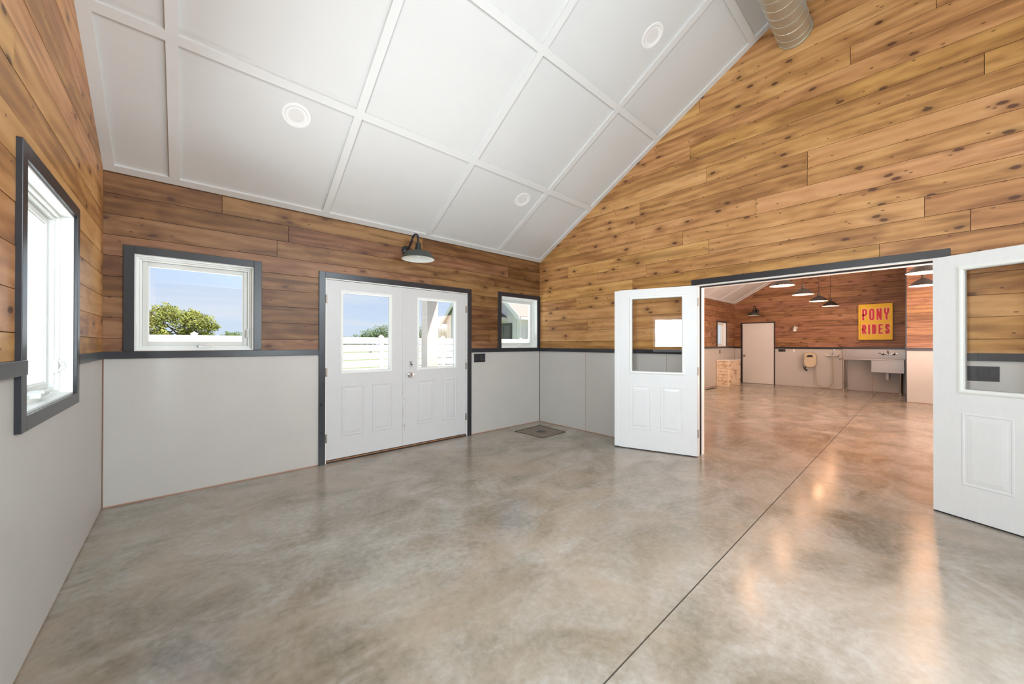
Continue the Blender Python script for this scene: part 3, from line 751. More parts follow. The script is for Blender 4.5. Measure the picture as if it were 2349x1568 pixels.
# corner post board of the closet
ct = MB().box(XJ - .004, XJ + .02, YJ - .016, YJ + .004, 0, 3.9).build('trim_5', TRIM); tag(ct, kind='structure')

# ------------------------------------------------------------------ spiral duct
du = empty('spiral_duct', (-2.45, -3.44, 4.313))
tag(du, 'round galvanised spiral duct running under the white ridge into the pine gable', 'duct')
DR = .134
MB().lathe([(DR, -2.42), (DR, 2.447)], (0, 0, 0), 40, 'X').build('duct_pipe', GALV, du, smooth=True)
hx = []
turns = int(4.84 / .118)
for k in range(turns * 20 + 1):
    q = -2 * math.pi * k / 20; hx.append((-2.415 + .118 * k / 20, DR * math.cos(q), DR * math.sin(q)))
MB().tube(hx, .0042, 5).build('spiral_seam', GALV, du, smooth=True)
MB().lathe([(DR + .006, 2.425), (DR + .006, 2.4475)], (0, 0, 0), 40, 'X').build('end_collar', GALV, du, smooth=True)
for xx in (-1.6, 0.0):
    MB().tube([(xx, 0, DR + .001), (xx, 0, .325)], .004, 6).build('hanger_rod', BLACK, du)

# ------------------------------------------------------------------ recessed ceiling lights
def can(x, y, label, lit=False, rad=.088):
    root = bpy.data.objects.new('recessed_light', None); col.objects.link(root)
    root.location = (x, y, zc(y)); s_ = SLOPE if y > RY else -SLOPE
    root.rotation_euler = (-s_, 0, 0)     # local -Z faces into the room
    MB().openlathe([(rad + .018, 0.0), (rad + .016, -.005), (rad, -.007), (rad - .006, -.0045), (rad - .012, .0)], seg=36).build('trim_ring', RINGW, root, smooth=True)
    MB().openlathe([(rad - .010, -.003), (rad - .030, -.0012)], seg=36).build('baffle', RINGW, root, smooth=True)
    MB().lathe([(.0001, -.0012), (rad - .030, -.0012), (rad - .030, -.0002)], seg=36).build('lens', CANLIT if lit else CANLENS, root)
    tag(root, label, 'ceiling light', 'recessed ceiling lights')
    return root
can(-3.747, -.853, 'unlit round recessed light in the white ceiling, above the left window')
can(-1.186, -.838, 'small unlit round recessed light low in the ceiling, above the small right window')
can(-1.187, -2.592, 'unlit round recessed light high in the ceiling, nearest the metal duct')
can(6.5, -.78, 'lit recessed light in the hall ceiling, hidden above the doorway', True)
light('recessed_glow', 'SPOT', (6.5, -.80, 3.04), 60, (1, .74, .46), direction=(0, -.15, -1), rad=.05, spot=110)

# ------------------------------------------------------------------ gooseneck barn lights
def gooseneck(loc, rz, label, dx=.012, hh=0.0, sr=.19):
    g = empty('gooseneck_lamp', loc, rz)      # frame: y outward from the room, so the lamp hangs towards -y
    MB().lathe([(.058, 0.002), (.058, -.012), (.046, -.024), (.030, -.040), (.0001, -.046)], (0, 0, 0), 28, 'Y').build('wall_plate', BLACK, g, smooth=True)
    top = .150; pts = [(0, -.035, 0)]
    for k in range(15):
        q = math.pi * k / 14
        pts.append((dx * (k / 14), -.18 - .12 * 1.0 * -math.cos(math.pi - q) * -1 if False else -.235 + .065 * math.cos(q), .095 + .055 * math.sin(q)))
    pts = [(0, -.035, 0), (0, -.075, .012)] + pts[1:] + [(dx, -.30, .055), (dx, -.30, .015)]
    MB().tube(pts, .0125, 12).build('gooseneck_arm', BLACK, g, smooth=True)
    MB().lathe([(.018, .035), (.030, .028), (.031, -.010), (.035, -.014), (.036, -.048), (.030, -.052)], (dx, -.30, 0), 24).build('socket_cap', BLACK, g, smooth=True)
    zr = -.150 + hh
    MB().openlathe([(.034, -.048), (.060, -.058), (.110, -.068), (.145, -.078), (.158, -.100), (sr, zr), (sr - .002, zr - .006)], (dx, -.30, 0), 44).build('shade', GREENMET, g, smooth=True)
    MB().openlathe([(.030, -.056), (.108, -.073), (.142, -.083), (.154, -.104), (sr - .003, zr - .003), (sr - .0015, zr - .006)], (dx, -.30, 0), 44).build('shade_lining', WHITEN, g, smooth=True)
    MB().lathe([(.0001, -.128), (.018, -.122), (.026, -.100), (.018, -.075), (.014, -.056)], (dx, -.30, 0), 16).build('bulb', WHITEN, g, smooth=True)
    tag(g, label, 'lamp', 'gooseneck barn lamps'); return g
gooseneck((-2.385, 0, 2.440), 0, 'black gooseneck barn lamp with pale shade lining above the white double doors', dx=.012)
gooseneck((X2, -.660, 2.370), R(-90), 'small black gooseneck lamp above the flush white door in the far room', dx=-.02, sr=.172)

# jar sconce on the far wall
js = empty('jar_sconce', (X2, -1.672, 1.79), R(-90))
MB().lathe([(.045, .001), (.045, -.012), (.03, -.02)], (0, 0, 0), 20, 'Y').build('wall_plate', GALV, js, smooth=True)
MB().tube([(0, -.01, .0), (0, -.06, .05), (0, -.10, .055), (0, -.12, .03)], .008, 8).build('arm', GALV, js, smooth=True)
MB().lathe([(.012, .07), (.02, .05), (.035, .04), (.04, .015), (.038, .0)], (0, -.12, 0), 20).build('cap', GALV, js, smooth=True)
MB().lathe([(.036, .0), (.052, -.02), (.054, -.10), (.050, -.112)], (0, -.12, 0), 24).build('jar', simple('cloudy_jar_glass', (.78, .76, .72), .12, .5), js, smooth=True)
tag(js, 'small silver jar sconce on the planks right of the far flush door', 'lamp')

# ------------------------------------------------------------------ pendants
def make_pendant():
    p = empty('pendant_lamp')                # origin at the middle of the rim
    top = zc(-2.61) - 2.322
    MB().tube([(0, 0, .195), (0, 0, top - .02)], .0035, 6).build('cord', BLACK, p)
    MB().lathe([(.055, top - .025), (.06, top + .01), (.06, top + .04)], (0, 0, 0), 20).build('canopy', BLACK, p, smooth=True)
    MB().lathe([(.012, .200), (.026, .192), (.029, .142), (.034, .134), (.034, .118)], (0, 0, 0), 22).build('socket_cap', simple('bronze_socket', (.10, .07, .045), .35, .6), p, smooth=True)
    MB().openlathe([(.032, .122), (.060, .110), (.105, .080), (.145, .042), (.168, .014), (.183, .0), (.182, -.004)], seg=44).build('shade', BRONZEB, p, smooth=True)
    MB().openlathe([(.028, .117), (.058, .105), (.103, .075), (.143, .037), (.166, .010), (.1815, -.003)], seg=44).build('shade_lining', SHADEIN, p, smooth=True)
    MB().lathe([(.0001, .004), (.030, .010), (.040, .030), (.030, .058), (.016, .080), (.014, .118)], (0, 0, 0), 16).build('bulb', BULB, p, smooth=True)
    return p
pd0 = make_pendant(); first = True
rows = [(1.74, -2.61, 'black pendant lamp of the left row, hidden above the doorway head', 1),
        (3.447, -2.61, 'lit black pendant lamp nearest the doorway, largest and highest of the left four', 1),
        (5.154, -2.61, 'second lit black pendant lamp of the left row seen through the doorway', 1),
        (6.880, -2.61, 'third lit black pendant lamp of the left row seen through the doorway', 1),
        (8.560, -2.61, 'smallest and farthest lit black pendant lamp, last of the left row', 1),
        (1.74, -4.28, 'black pendant lamp of the right row, hidden above the doorway head', 1),
        (3.500, -4.275, 'upper of the two lit pendant lamps beside the right door leaf', 1),
        (5.240, -4.275, 'lower of the two lit pendant lamps beside the right door leaf', 1)]
for (px, py, lab, on) in rows:
    o = pd0 if first else copy_tree(pd0); first = False
    o.location = (px, py, 2.322); tag(o, lab, 'lamp', 'black pendant lamps in the far room')
    light('pendant_glow', 'POINT', (px, py, 2.322 - .012), 8, (1.0, .52, .27), rad=.035)

# ------------------------------------------------------------------ plates and switches
def plate(name, loc, rz, u0, u1, z0, z1, m, label, cat, gangs, dark=True):
    p = empty(name, loc, rz)
    MB().box(u0, u1, -.006, .001, z0, z1).build('cover_plate', m, p, bevel=.002)
    n = len(gangs); w = (u1 - u0) / n
    for k, g in enumerate(gangs):
        c = u0 + w * (k + .5); zc_ = (z0 + z1) / 2
        if g == 'r':
            MB().prism([(c - w * .30, zc_ - .034), (c + w * .30, zc_ - .034), (c + w * .30, zc_ + .034), (c - w * .30, zc_ + .034)], -.010, -.005).build('rocker', m, p, bevel=.0015)
        elif g == 't':
            MB().box(c - .005, c + .005, -.017, -.005, zc_ - .004, zc_ + .012).build('toggle', m, p)
        else:
            for dz in (-.02, .02):
                MB().lathe([(.016, -.0055), (.016, -.008), (.0001, -.0082)], (c, 0, zc_ + dz), 14, 'Y').build('socket_face', simple('dark_socket', (.05, .055, .06), .4) if m is BLACKP else m, p)
    tag(p, label, cat); return p
plate('switch_plate', (0, 0, 0), 0, -1.346, -1.146, 1.025, 1.146, BLACKP, 'black multi-gang switch plate right of the double doors, under the chair rail', 'switch plate', 'rrss')
plate('switch_plate', (0, 0, 0), R(-90), 4.455, 4.633, 1.018, 1.128, BLACKP, 'black three-gang switch plate seen through the glass of the right open door', 'switch plate', 'rrr')
plate('switch_plate', (X2, 0, 0), R(-90), 1.235, 1.415, 1.055, 1.135, BLACKP, 'small black switch plate right of the far flush door', 'switch plate', 'rrs')
plate('wall_switch', (X2, 0, 0), R(-90), 1.605, 1.650, 1.060, 1.135, WHITEP, 'small white switch plate beside the far black switch plate', 'switch plate', 't')
plate('wall_switch', (0, 0, 0), 0, 8.15, 8.22, .99, 1.10, BLACKP, 'narrow black outlet plate under the far room window', 'switch plate', 's')

# ------------------------------------------------------------------ floor drain, floor register
fd = empty('floor_drain', (-.50, -.52, 0), R(4))
Hs = .275
pts = [(-Hs, Hs), (Hs * 1.05, Hs * 1.02), (Hs * .80, -Hs), (-Hs, -Hs * .9)]
MB().prismz(list(reversed(pts)), -.001, .0012).build('dished_square', DRAINC, fd)
for i in range(4):
    a, b = pts[i], pts[(i + 1) % 4]
    MB().tube([(a[0], a[1], .0006), ((a[0] + b[0]) / 2 + .006, (a[1] + b[1]) / 2 - .005, .0006), (b[0], b[1], .0006)], .0065, 6).build('edge_line', DRAINL, fd)
gr = MB().lathe([(.075, .001), (.075, .004), (.062, .005)], (0, 0, 0), 28).build('drain_rim', simple('dull_drain_metal', (.16, .15, .14), .45, .6), fd, smooth=True)
for k in range(7):
    yy = -.045 + .015 * k; w = math.sqrt(max(.0001, .058 ** 2 - yy ** 2))
    MB().box(-w, w, yy - .0025, yy + .0025, .005, .0058).build('grate_slot', BLACK, gr)
tag(fd, 'square stained floor drain in the corner by the small window', 'drain')
rg = empty('floor_register', (6.95, -.185, 0))
MB().box(-.36, .36, -.05, .05, .0, .004).build('register_frame', BLACK, rg)
for k in range(11): MB().box(-.33 + .06 * k, -.30 + .06 * k, -.038, .038, .004, .007).build('louver', BLACKP, rg)
tag(rg, 'dark metal floor register along the left wall of the far room', 'floor vent')

# ------------------------------------------------------------------ PONY RIDES sign
sg = empty('advertising_sign', (X2 - .017, 0, 0), R(-90))
S0, S1, SZ0, SZ1 = 3.085, 3.745, 1.412, 2.380
bxs = MB().box(S0, S1, -.085, .0, SZ0, SZ1).build('sign_box', YELLOW, sg, bevel=.006)
MB().box(S0 + .034, S0 + .040, -.0862, -.084, SZ0 + .03, SZ1 - .03).build('groove_line', simple('sign_groove', (.45, .27, .01), .6), sg)
GL = {
 'P': ([[(0, 0), (0, 1), (.37, 1), (.5, .88), (.5, .56), (.37, .45), (.04, .45)]], []),
 'O': ([], [[(.13, 0), (.37, 0), (.5, .11), (.5, .89), (.37, 1), (.13, 1), (0, .89), (0, .11)]]),
 'N': ([[(0, 0), (0, 1)], [(.03, .96), (.47, .04)], [(.5, 0), (.5, 1)]], []),
 'Y': ([[(0, 1), (0, .68), (.25, .45), (.5, .68), (.5, 1)], [(.25, .48), (.25, 0)]], []),
 'R': ([[(0, 0), (0, 1), (.37, 1), (.5, .88), (.5, .58), (.37, .47), (.04, .47)], [(.22, .47), (.50, 0)]], []),
 'I': ([[(.25, 0), (.25, 1)]], []),
 'D': ([], [[(0, 0), (.35, 0), (.5, .13), (.5, .87), (.35, 1), (0, 1)]]),
 'E': ([[(.48, 1), (0, 1), (0, 0), (.48, 0)], [(.04, .51), (.40, .51)]], []),
 'S': ([[(.5, .76), (.5, .88), (.38, 1), (.12, 1), (0, .88), (0, .66), (.12, .54), (.38, .46), (.5, .34), (.5, .12), (.38, 0), (.12, 0), (0, .12), (0, .24)]], []),
}
def ribbon(mb, P, closed, w, y0, y1):
    n = len(P); Lf, Rt = [], []
    for i in range(n):
        p = Vector(P[i])
        if closed or 0 < i < n - 1:
            a = (p - Vector(P[i - 1])).normalized(); b = (Vector(P[(i + 1) % n]) - p).normalized()
        elif i == 0: a = b = (Vector(P[1]) - p).normalized()
        else: a = b = (p - Vector(P[i - 1])).normalized()
        na = Vector((-a.y, a.x)); nb = Vector((-b.y, b.x)); m_ = (na + nb).normalized(); k = 1 / max(.45, m_.dot(na))
        if not closed and i == 0: p = p - a * w
        if not closed and i == n - 1: p = p + a * w
        Lf.append(p + m_ * w * k); Rt.append(p - m_ * w * k)
    for i in range(n if closed else n - 1):
        j = (i + 1) % n
        mb.prism([tuple(Rt[i]), tuple(Rt[j]), tuple(Lf[j]), tuple(Lf[i])], y0, y1)
def word(txt, u0, u1, z0, z1, stroke):
    n = len(txt); wts = [0.35 if c == 'I' else 1.0 for c in txt]; gap = .042
    wtot = (u1 - u0) - gap * (n - 1); unit = wtot / sum(wts); u = u0
    for c, wt_ in zip(txt, wts):
        W = unit * wt_
        for (ww, y0, y1, m_, nm) in ((stroke + .009, -.0870, -.0852, PINKW, 'letter_outline'), (stroke, -.0905, -.0872, RED, 'letter')):
            mb = MB()
            def T(p):
                sx = (W - 2 * stroke) / .5 if c != 'I' else 0
                return (u + stroke + (p[0] * sx if c != 'I' else W / 2 - stroke), z0 + stroke + p[1] * (z1 - z0 - 2 * stroke))
            for q_, s_ in enumerate(GL[c][0]): ribbon(mb, [T(p) for p in s_], False, ww, y0 - .0005 * q_, y1)
            for q_, s_ in enumerate(GL[c][1]): ribbon(mb, [T(p) for p in s_], True, ww, y0, y1)
            # open strokes were lengthened by half a stroke: pull back by using T with margins
            mb.build(nm, m_, sg, fix=False)
        u += W + gap
word('PONY', S0 + .078, S0 + .592, 1.945, 2.250, .0185)
word('RIDES', S0 + .074, S0 + .600, 1.572, 1.828, .0175)
tag(sg, 'yellow box sign with red lettering on the far plank wall', 'sign')

# ------------------------------------------------------------------ cabinet in the far corner
cb = empty('small_cabinet', (8.36, -.195, 0))
x0, x1, y0, y1, zt = -.505, .505, -.175, .185, .80
MB().box(x0 + .02, x1 - .02, y0 + .015, y1, .02, zt - .03).build('carcass', DISTR, cb)
MB().box(x0 - .01, x1 + .01, y0 - .012, y1, zt - .03, zt).build('cabinet_top', DISTOP, cb, bevel=.004)
MB().box(x0, x1, y0, y1, 0, .05).build('plinth', DISTR, cb, bevel=.003)
for (a, b) in ((y0, y0 + .055), (y1 - .05, y1)):
    MB().box(x0, x0 + .02, a, b, .05, zt - .03).build('corner_stile', DISTR, cb, bevel=.003)
for k in range(7):
    z = .07 + k * .098
    MB().prism([(y0 + .055, z), (y1 - .05, z), (y1 - .05, z + .088), (y0 + .055, z + .088)], 0, .014).build('side_slat', DISTR, cb, (x0 + .004, 0, 0), R(90)) if False else MB().box(x0 + .005, x0 + .02, y0 + .055, y1 - .05, z, z + .074).build('side_slat', DISTR, cb, bevel=.003)
for (a, b) in ((x0 + .02, -.004), (.004, x1 - .02)):
    dr = MB().box(a, b, y0 - .004, y0 + .015, .06, zt - .04).build('cabinet_door', DISTR, cb, bevel=.003)
    MB().ring(a + .05, b - .05, .11, zt - .09, [(0, .0045), (.01, .010), (.03, .006)], True, -1, y0).build('door_panel', DISTR, dr)
    for z in (.16, zt - .16):
        MB().box(a + (.0 if a < -.1 else (b - a) - .05), a + (.05 if a < -.1 else (b - a)), y0 - .012, y0 - .003, z - .025, z + .025).build('iron_hinge', BLACK, dr)
    kx = b - .04 if a < -.1 else a + .04
    for z in (.40, .46) if a < -.1 else (.36, .48):
        MB().lathe([(.014, 0), (.018, .012), (.0001, .022)], (0, 0, 0), 12, 'Y').build('iron_knob', BLACK, dr, (kx, y0 - .026, z))
tag(cb, 'low distressed white wooden cabinet in the far left corner', 'cabinet')

# ------------------------------------------------------------------ hose reel, wash faucet, hose
hr = empty('hose_reel', (X2, -2.045, .82), R(-90))
prof = [(-.135, .16), (-.10, .215), (.03, .225), (.105, .195), (.15, .13), (.155, -.08), (.13, -.17), (.06, -.215), (-.06, -.215), (-.125, -.17), (-.15, -.05)]
MB().prism(prof, -.235, -.045).build('reel_housing', BEIGE, hr, bevel=.028, smooth=True)
MB().box(-.05, .06, -.045, .001, -.14, .16).build('wall_bracket', BEIGE, hr, bevel=.005)
MB().prism([(-.075, .10), (-.04, .150), (.045, .155), (.085, .115), (.06, .09), (-.05, .085)], -.238, -.228).build('hose_slot', BLACK, hr)
MB().ring(-.095, .10, -.02, .175, [(0, .0), (.008, .008), (.016, .0)], False, -1, -.2345).build('slot_surround', BEIGE, hr)
MB().tube([(-.10, -.17, -.20), (-.115, -.20, -.245), (-.09, -.235, -.275)], .014, 8).build('spray_neck', BLACK, hr, smooth=True)
MB().tube([(-.155, -.19, -.185), (-.13, -.205, -.255), (-.085, -.215, -.300), (-.055, -.22, -.305)], [.008, .014, .022, .026], 10).build('spray_gun', BLACK, hr, smooth=True)
tag(hr, 'beige wall-mounted hose reel with black spray nozzle', 'hose reel')
wf_ = empty('wash_faucet', (X2, -2.535, .955), R(-90))
for s_ in (-1, 1):
    MB().lathe([(.030, .001), (.030, -.012), (.014, -.02), (.014, -.065), (.02, -.07)], (s_ * .10, 0, 0), 18, 'Y').build('wall_flange', CHROME, wf_, smooth=True)
    MB().tube([(s_ * .10, -.07, 0), (s_ * .13, -.075, .018), (s_ * .165, -.085, .028)], [.012, .010, .013], 10).build('lever_handle', CHROME, wf_, smooth=True)
MB().tube([(-.115, -.06, 0), (.115, -.06, 0)], .017, 12).build('mixer_body', CHROME, wf_, smooth=True)
MB().tube([(0, -.06, 0), (0, -.075, .05), (0, -.09, .085)], .009, 10).build('spout', CHROME, wf_, smooth=True)
MB().tube([(.0, -.05, .02), (.01, -.03, .09), (.016, -.012, .165)], .006, 8).build('support_rod', CHROME, wf_, smooth=True)
MB().lathe([(.024, .001), (.022, -.012), (.0001, -.02)], (.016, 0, .172), 16, 'Y').build('rod_flange', CHROME, wf_, smooth=True)
tag(wf_, 'chrome two-handle wash faucet on the panel left of the steel sink', 'faucet')
hp = []
cA = (-2.180, .60); cB = (-2.535, .88)
for k in range(41):
    t = k / 40
    if t < .28: y, z = -2.160 - .015 * (t / .28), .62 - .36 * (t / .28)
    elif t < .72:
        q = (t - .28) / .44 * math.pi; y, z = -2.365 + .190 * math.cos(q) , .26 - .225 * math.sin(q)
    else: y, z = -2.555 + .02 * ((t - .72) / .28), .26 + .66 * ((t - .72) / .28)
    hp.append((0.0, y, z))
hs = MB().tube([(X2 - .075, y, z) for _, y, z in hp], .011, 8).build('hose', HOSEM, smooth=True)
tag(hs, 'pale beige hose hanging in a loop between hose reel and faucet', 'hose')

# ------------------------------------------------------------------ stainless sink
sk = empty('utility_sink', (X2, 0, 0), R(-90))      # frame: x = -y, y = +x
ua, ub, ud = 2.745, 3.985, -.62
b0, b1 = 3.365, 3.965
cnt = MB()
cnt.box(ua, ua + .03, ud, -.03, .872, .905).box(ub - .03, ub, ud, -.03, .872, .905).box(ua, ub, ud, ud + .03, .872, .905)
cnt.box(ua + .03, b0 + .01, ud + .03, -.03, .872, .888).box(b0 + .01, b1 - .01, ud + .03, ud + .07, .872, .888).box(b0 + .01, b1 - .01, -.16, -.03, .872, .888).box(b1 - .01, ub - .03, ud + .03, -.03, .872, .888)
cnt.build('drainboard', STEEL, sk, bevel=.006)
MB().prism([(ua, .885), (ub, .885), (ub, 1.150), (ua, 1.150)], -.045, -.024).build('backsplash', STEEL, sk, bevel=.005)
MB().box(ua, ub, -.045, -.002, 1.150, 1.158).build('backsplash_cap', STEEL, sk, bevel=.002)
bs_ = MB()
bs_.box(b0, b1, ud + .045, ud + .055, .556, .874).box(b0, b1, -.175, -.165, .556, .874).box(b0, b0 + .01, ud + .055, -.175, .556, .874).box(b1 - .01, b1, ud + .055, -.175, .556, .874).box(b0 + .01, b1 - .01, ud + .055, -.175, .556, .566)
bs_.build('basin', STEEL, sk, bevel=.008)
for (u, y) in ((ua + .085, ud + .05), (ub - .085, ud + .03), (ua + .085, -.07), (ub - .085, -.07)):
    zt_ = .872 if (u < b0 or y > -.16) else .556
    lg = MB().tube([(u, y, .055), (u, y, zt_)], .021, 14).build('leg', STEEL, sk, smooth=True)
    MB().lathe([(.012, .0), (.022, .004), (.026, .03), (.023, .058)], (u, y, 0), 14).build('foot', GALV, lg, smooth=True)
MB().tube([(ua + .085, ud + .05, .19), (ua + .085, -.07, .19)], .012, 8).build('leg_brace', STEEL, sk, smooth=True)
MB().tube([(3.66, -.36, .556), (3.66, -.36, .50)], .03, 16).build('drain_tail', WHITEP, sk, smooth=True)
MB().tube([(3.66, -.36, .50), (3.66, -.36, .43), (3.66, -.34, .39), (3.66, -.29, .385), (3.66, -.25, .42), (3.66, -.20, .45), (3.66, -.01, .45)], .034, 14).build('trap', WHITEP, sk, smooth=True)
tag(sk, 'stainless steel sink table with right basin and tall backsplash in the far room', 'sink')
ft = empty('sink_faucet', (X2 - .0455, -3.655, 1.03), R(-90))
for s_ in (-1, 1):
    MB().lathe([(.032, .0), (.032, -.012), (.018, -.02), (.018, -.06), (.024, -.065), (.0001, -.075)], (s_ * .102, 0, 0), 18, 'Y').build('flange', CHROME, ft, smooth=True)
    MB().tube([(s_ * .102, -.07, .0), (s_ * .135, -.085, .018), (s_ * .175, -.095, .022)], [.009, .008, .011], 8).build('lever_handle', CHROME, ft, smooth=True)
MB().tube([(-.11, -.05, 0), (.11, -.05, 0)], .016, 12).build('faucet_body', CHROME, ft, smooth=True)
MB().tube([(0, -.05, 0), (0, -.06, .06), (0, -.10, .085), (0, -.17, .06), (0, -.20, .03)], .011, 10).build('spout', CHROME, ft, smooth=True)
tag(ft, 'chrome two-lever faucet on the steel backsplash above the basin', 'faucet')

# ------------------------------------------------------------------ outside
gd = MB().box(-60, 70, WT, 8.0, -.35, -.12).build('ground_yard', PATIO); tag(gd, kind='structure')
gd2 = MB().box(-60, 90, 8.0, 140, -.35, -.13).build('ground_lawn', GRASS); tag(gd2, kind='structure')
gd3 = MB().box(-60, X1 - WT, -60, WT, -.35, -.13).build('ground_side', GRASS); tag(gd3, kind='structure')
st = MB().box(-3.6, -1.1, WT, 1.9, -.12, -.02).build('ground_stoop', PATIO); tag(st, kind='structure')

pp = empty('porch_post', (-.91, 2.05, -.12))
MB().box(-.115, .115, -.115, .115, .0, 2.75).build('post_shaft', POSTM, pp, bevel=.004)
MB().box(-.145, .145, -.145, .145, .0, .16).build('post_base', POSTM, pp, bevel=.004)
tag(pp, 'square cream porch post outside the right door glass', 'post')
pp2 = copy_tree(pp); pp2.location = (-3.62, 2.05, -.12); tag(pp2, 'square cream porch post hidden between the left window and the doors', 'post')
pr = empty('porch_roof', (0, 0, 0)); 
MB().box(-3.8, -.74, 1.93, 2.17, 2.63, 2.86).build('porch_beam', POSTM, pr)
MB().prism([(-4.0, 2.86), (-.55, 2.86), (-.55, 2.92), (-4.0, 2.92)], .60, 2.35).build('porch_deck', SHINGLE, pr)
tag(pr, 'small flat porch roof over the white double doors, outside', 'roof')

# fence along the yard
YFN = 8.2; FT = 1.50
fn = empty('white_fence', (0, YFN, 0))
tag(fn, 'long white vinyl board fence across the yard outside the windows', 'fence')
xs = [-26.2 + 2.44 * k for k in range(17)]
zb = [(FT - .215, FT), (FT - .475, FT - .25), (FT - .735, FT - .51), (FT - .995, FT - .77), (FT - 1.255, FT - 1.03)]
for i, xx in enumerate(xs):
    p = MB().box(xx - .065, xx + .065, -.065, .065, -.13, FT + .03).build('fence_post', FENCEM, fn)
    MB().v
    cp = MB(); cp.box(xx - .078, xx + .078, -.078, .078, FT + .03, FT + .05)
    n = len(cp.v); cp.v += [(xx - .06, -.06, FT + .05), (xx + .06, -.06, FT + .05), (xx + .06, .06, FT + .05), (xx - .06, .06, FT + .05), (xx, 0, FT + .10)]
    cp.f += [(n, n + 1, n + 4), (n + 1, n + 2, n + 4), (n + 2, n + 3, n + 4), (n + 3, n, n + 4)]
    cp.build('post_cap', FENCEM, p)
    if i < len(xs) - 1:
        for (a, b) in zb: MB().box(xx + .065, xs[i + 1] - .065, -.018, .018, a, b).build('fence_board', FENCEM, fn)

# neighbouring house
hx0, hy0, hy1, ez, ap = 9.2, 10.4, 17.8, 2.95, 6.05
hm = (hy0 + hy1) / 2; hL = 16.0
ho = empty('neighbour_house', (hx0, 0, 0))
tag(ho, 'white board-sided house with grey gable roof beyond the fence', 'house')
bd = MB(); n = 0
bd.v += [(0, hy0, -.13), (0, hy1, -.13), (0, hy1, ez), (0, hm, ap), (0, hy0, ez), (hL, hy0, -.13), (hL, hy1, -.13), (hL, hy1, ez), (hL, hm, ap), (hL, hy0, ez)]
bd.f += [(0, 4, 3, 2, 1), (5, 6, 7, 8, 9), (0, 5, 9, 4), (1, 2, 7, 6), (4, 9, 8, 3), (3, 8, 7, 2)]
bd.build('house_wall', SIDING, ho)
for k in range(18):      # board-and-batten strips on the gable
    yy = hy0 + .2 + k * .41
    if yy > hy1: break
    zt_ = ez + (ap - ez) * (1 - abs(yy - hm) / (hm - hy0)) - .05
    MB().box(-.025, .0, yy - .02, yy + .02, -.13, zt_).build('siding_batten', SIDING, ho)
for k in range(24):
    xx = .2 + k * .41; MB().box(xx - .02, xx + .02, hy0 - .025, hy0, -.13, ez - .05).build('siding_batten', SIDING, ho)
def slab3(name, pts, th, m, parent):
    mb = MB(); mb.v = list(pts) + [(a, b, c + th) for a, b, c in pts]; mb.f = [(3, 2, 1, 0), (4, 5, 6, 7), (0, 1, 5, 4), (1, 2, 6, 5), (2, 3, 7, 6), (3, 0, 4, 7)]
    return mb.build(name, m, parent)
sl = (ap - ez) / (hm - hy0); oh = .35
slab3('roof_slope', [(-.3, hy0 - oh, ez - oh * sl + .02), (hL + .3, hy0 - oh, ez - oh * sl + .02), (hL + .3, hm, ap + .02), (-.3, hm, ap + .02)], .10, SHINGLE, ho)
slab3('roof_slope', [(-.3, hm, ap + .02), (hL + .3, hm, ap + .02), (hL + .3, hy1 + oh, ez - oh * sl + .02), (-.3, hy1 + oh, ez - oh * sl + .02)], .10, SHINGLE, ho)
slab3('rake_board', [(-.34, hy0 - oh, ez - oh * sl - .18), (-.30, hy0 - oh, ez - oh * sl - .18), (-.30, hm, ap - .18), (-.34, hm, ap - .18)], .30, HTRIM, ho)
slab3('rake_board', [(-.34, hm, ap - .18), (-.30, hm, ap - .18), (-.30, hy1 + oh, ez - oh * sl - .18), (-.34, hy1 + oh, ez - oh * sl - .18)], .30, HTRIM, ho)
MB().box(-.3, hL + .3, hy0 - oh - .12, hy0 - oh + .02, ez - oh * sl - .06, ez - oh * sl + .06).build('gutter', HTRIM, ho)
MB().box(-.3, hL, hy0 - oh, hy0, ez - oh * sl - .02, ez - oh * sl + .0).build('soffit', HTRIM, ho)
MB().box(-.02, .0, hy0, hy0 + .16, -.13, ez - .1).build('corner_board', HTRIM, ho); MB().box(.0, .16, hy0 - .03, hy0, -.13, ez - .2).build('corner_board', HTRIM, ho)
wi = MB().box(-.06, .0, 10.98, 12.30, .95, 2.45).build('window_surround', WINGR, ho)
for (a, b) in ((11.09, 11.60), (11.68, 12.19)): MB().box(-.07, -.05, a, b, 1.08, 2.32).build('pane', DARKGL, wi)
sh = MB(); sh.v = [(-.9, 11.45, 2.72), (0, 11.45, 2.72), (0, 11.45, 3.0), (-.9, 14.2, 2.72), (0, 14.2, 2.72), (0, 14.2, 3.95), (-.9, 13.0, 3.5), (0, 13.0, 3.55)]
hood = MB().box(-.9, .0, 11.5, 15.5, 2.62, 2.80).build('porch_fascia', HTRIM, ho)
hd = MB(); hd.v = [(-.95, 11.38, 2.80), (-.95, 13.5, 3.95), (-.95, 15.62, 2.80), (0, 11.38, 2.80), (0, 13.5, 3.95), (0, 15.62, 2.80)]; hd.f = [(0, 2, 1), (3, 4, 5), (0, 1, 4, 3), (1, 2, 5, 4), (0, 3, 5, 2)]
hd.build('porch_roof_slope', DKROOF, ho)
for yy in (11.6, 15.4): MB().box(-.88, -.70, yy - .09, yy + .09, -.13, 2.62).build('porch_column', HTRIM, ho)
MB().box(-.95, -.77, 17.5, 17.68, -.13, 2.8).build('porch_column', HTRIM, ho)

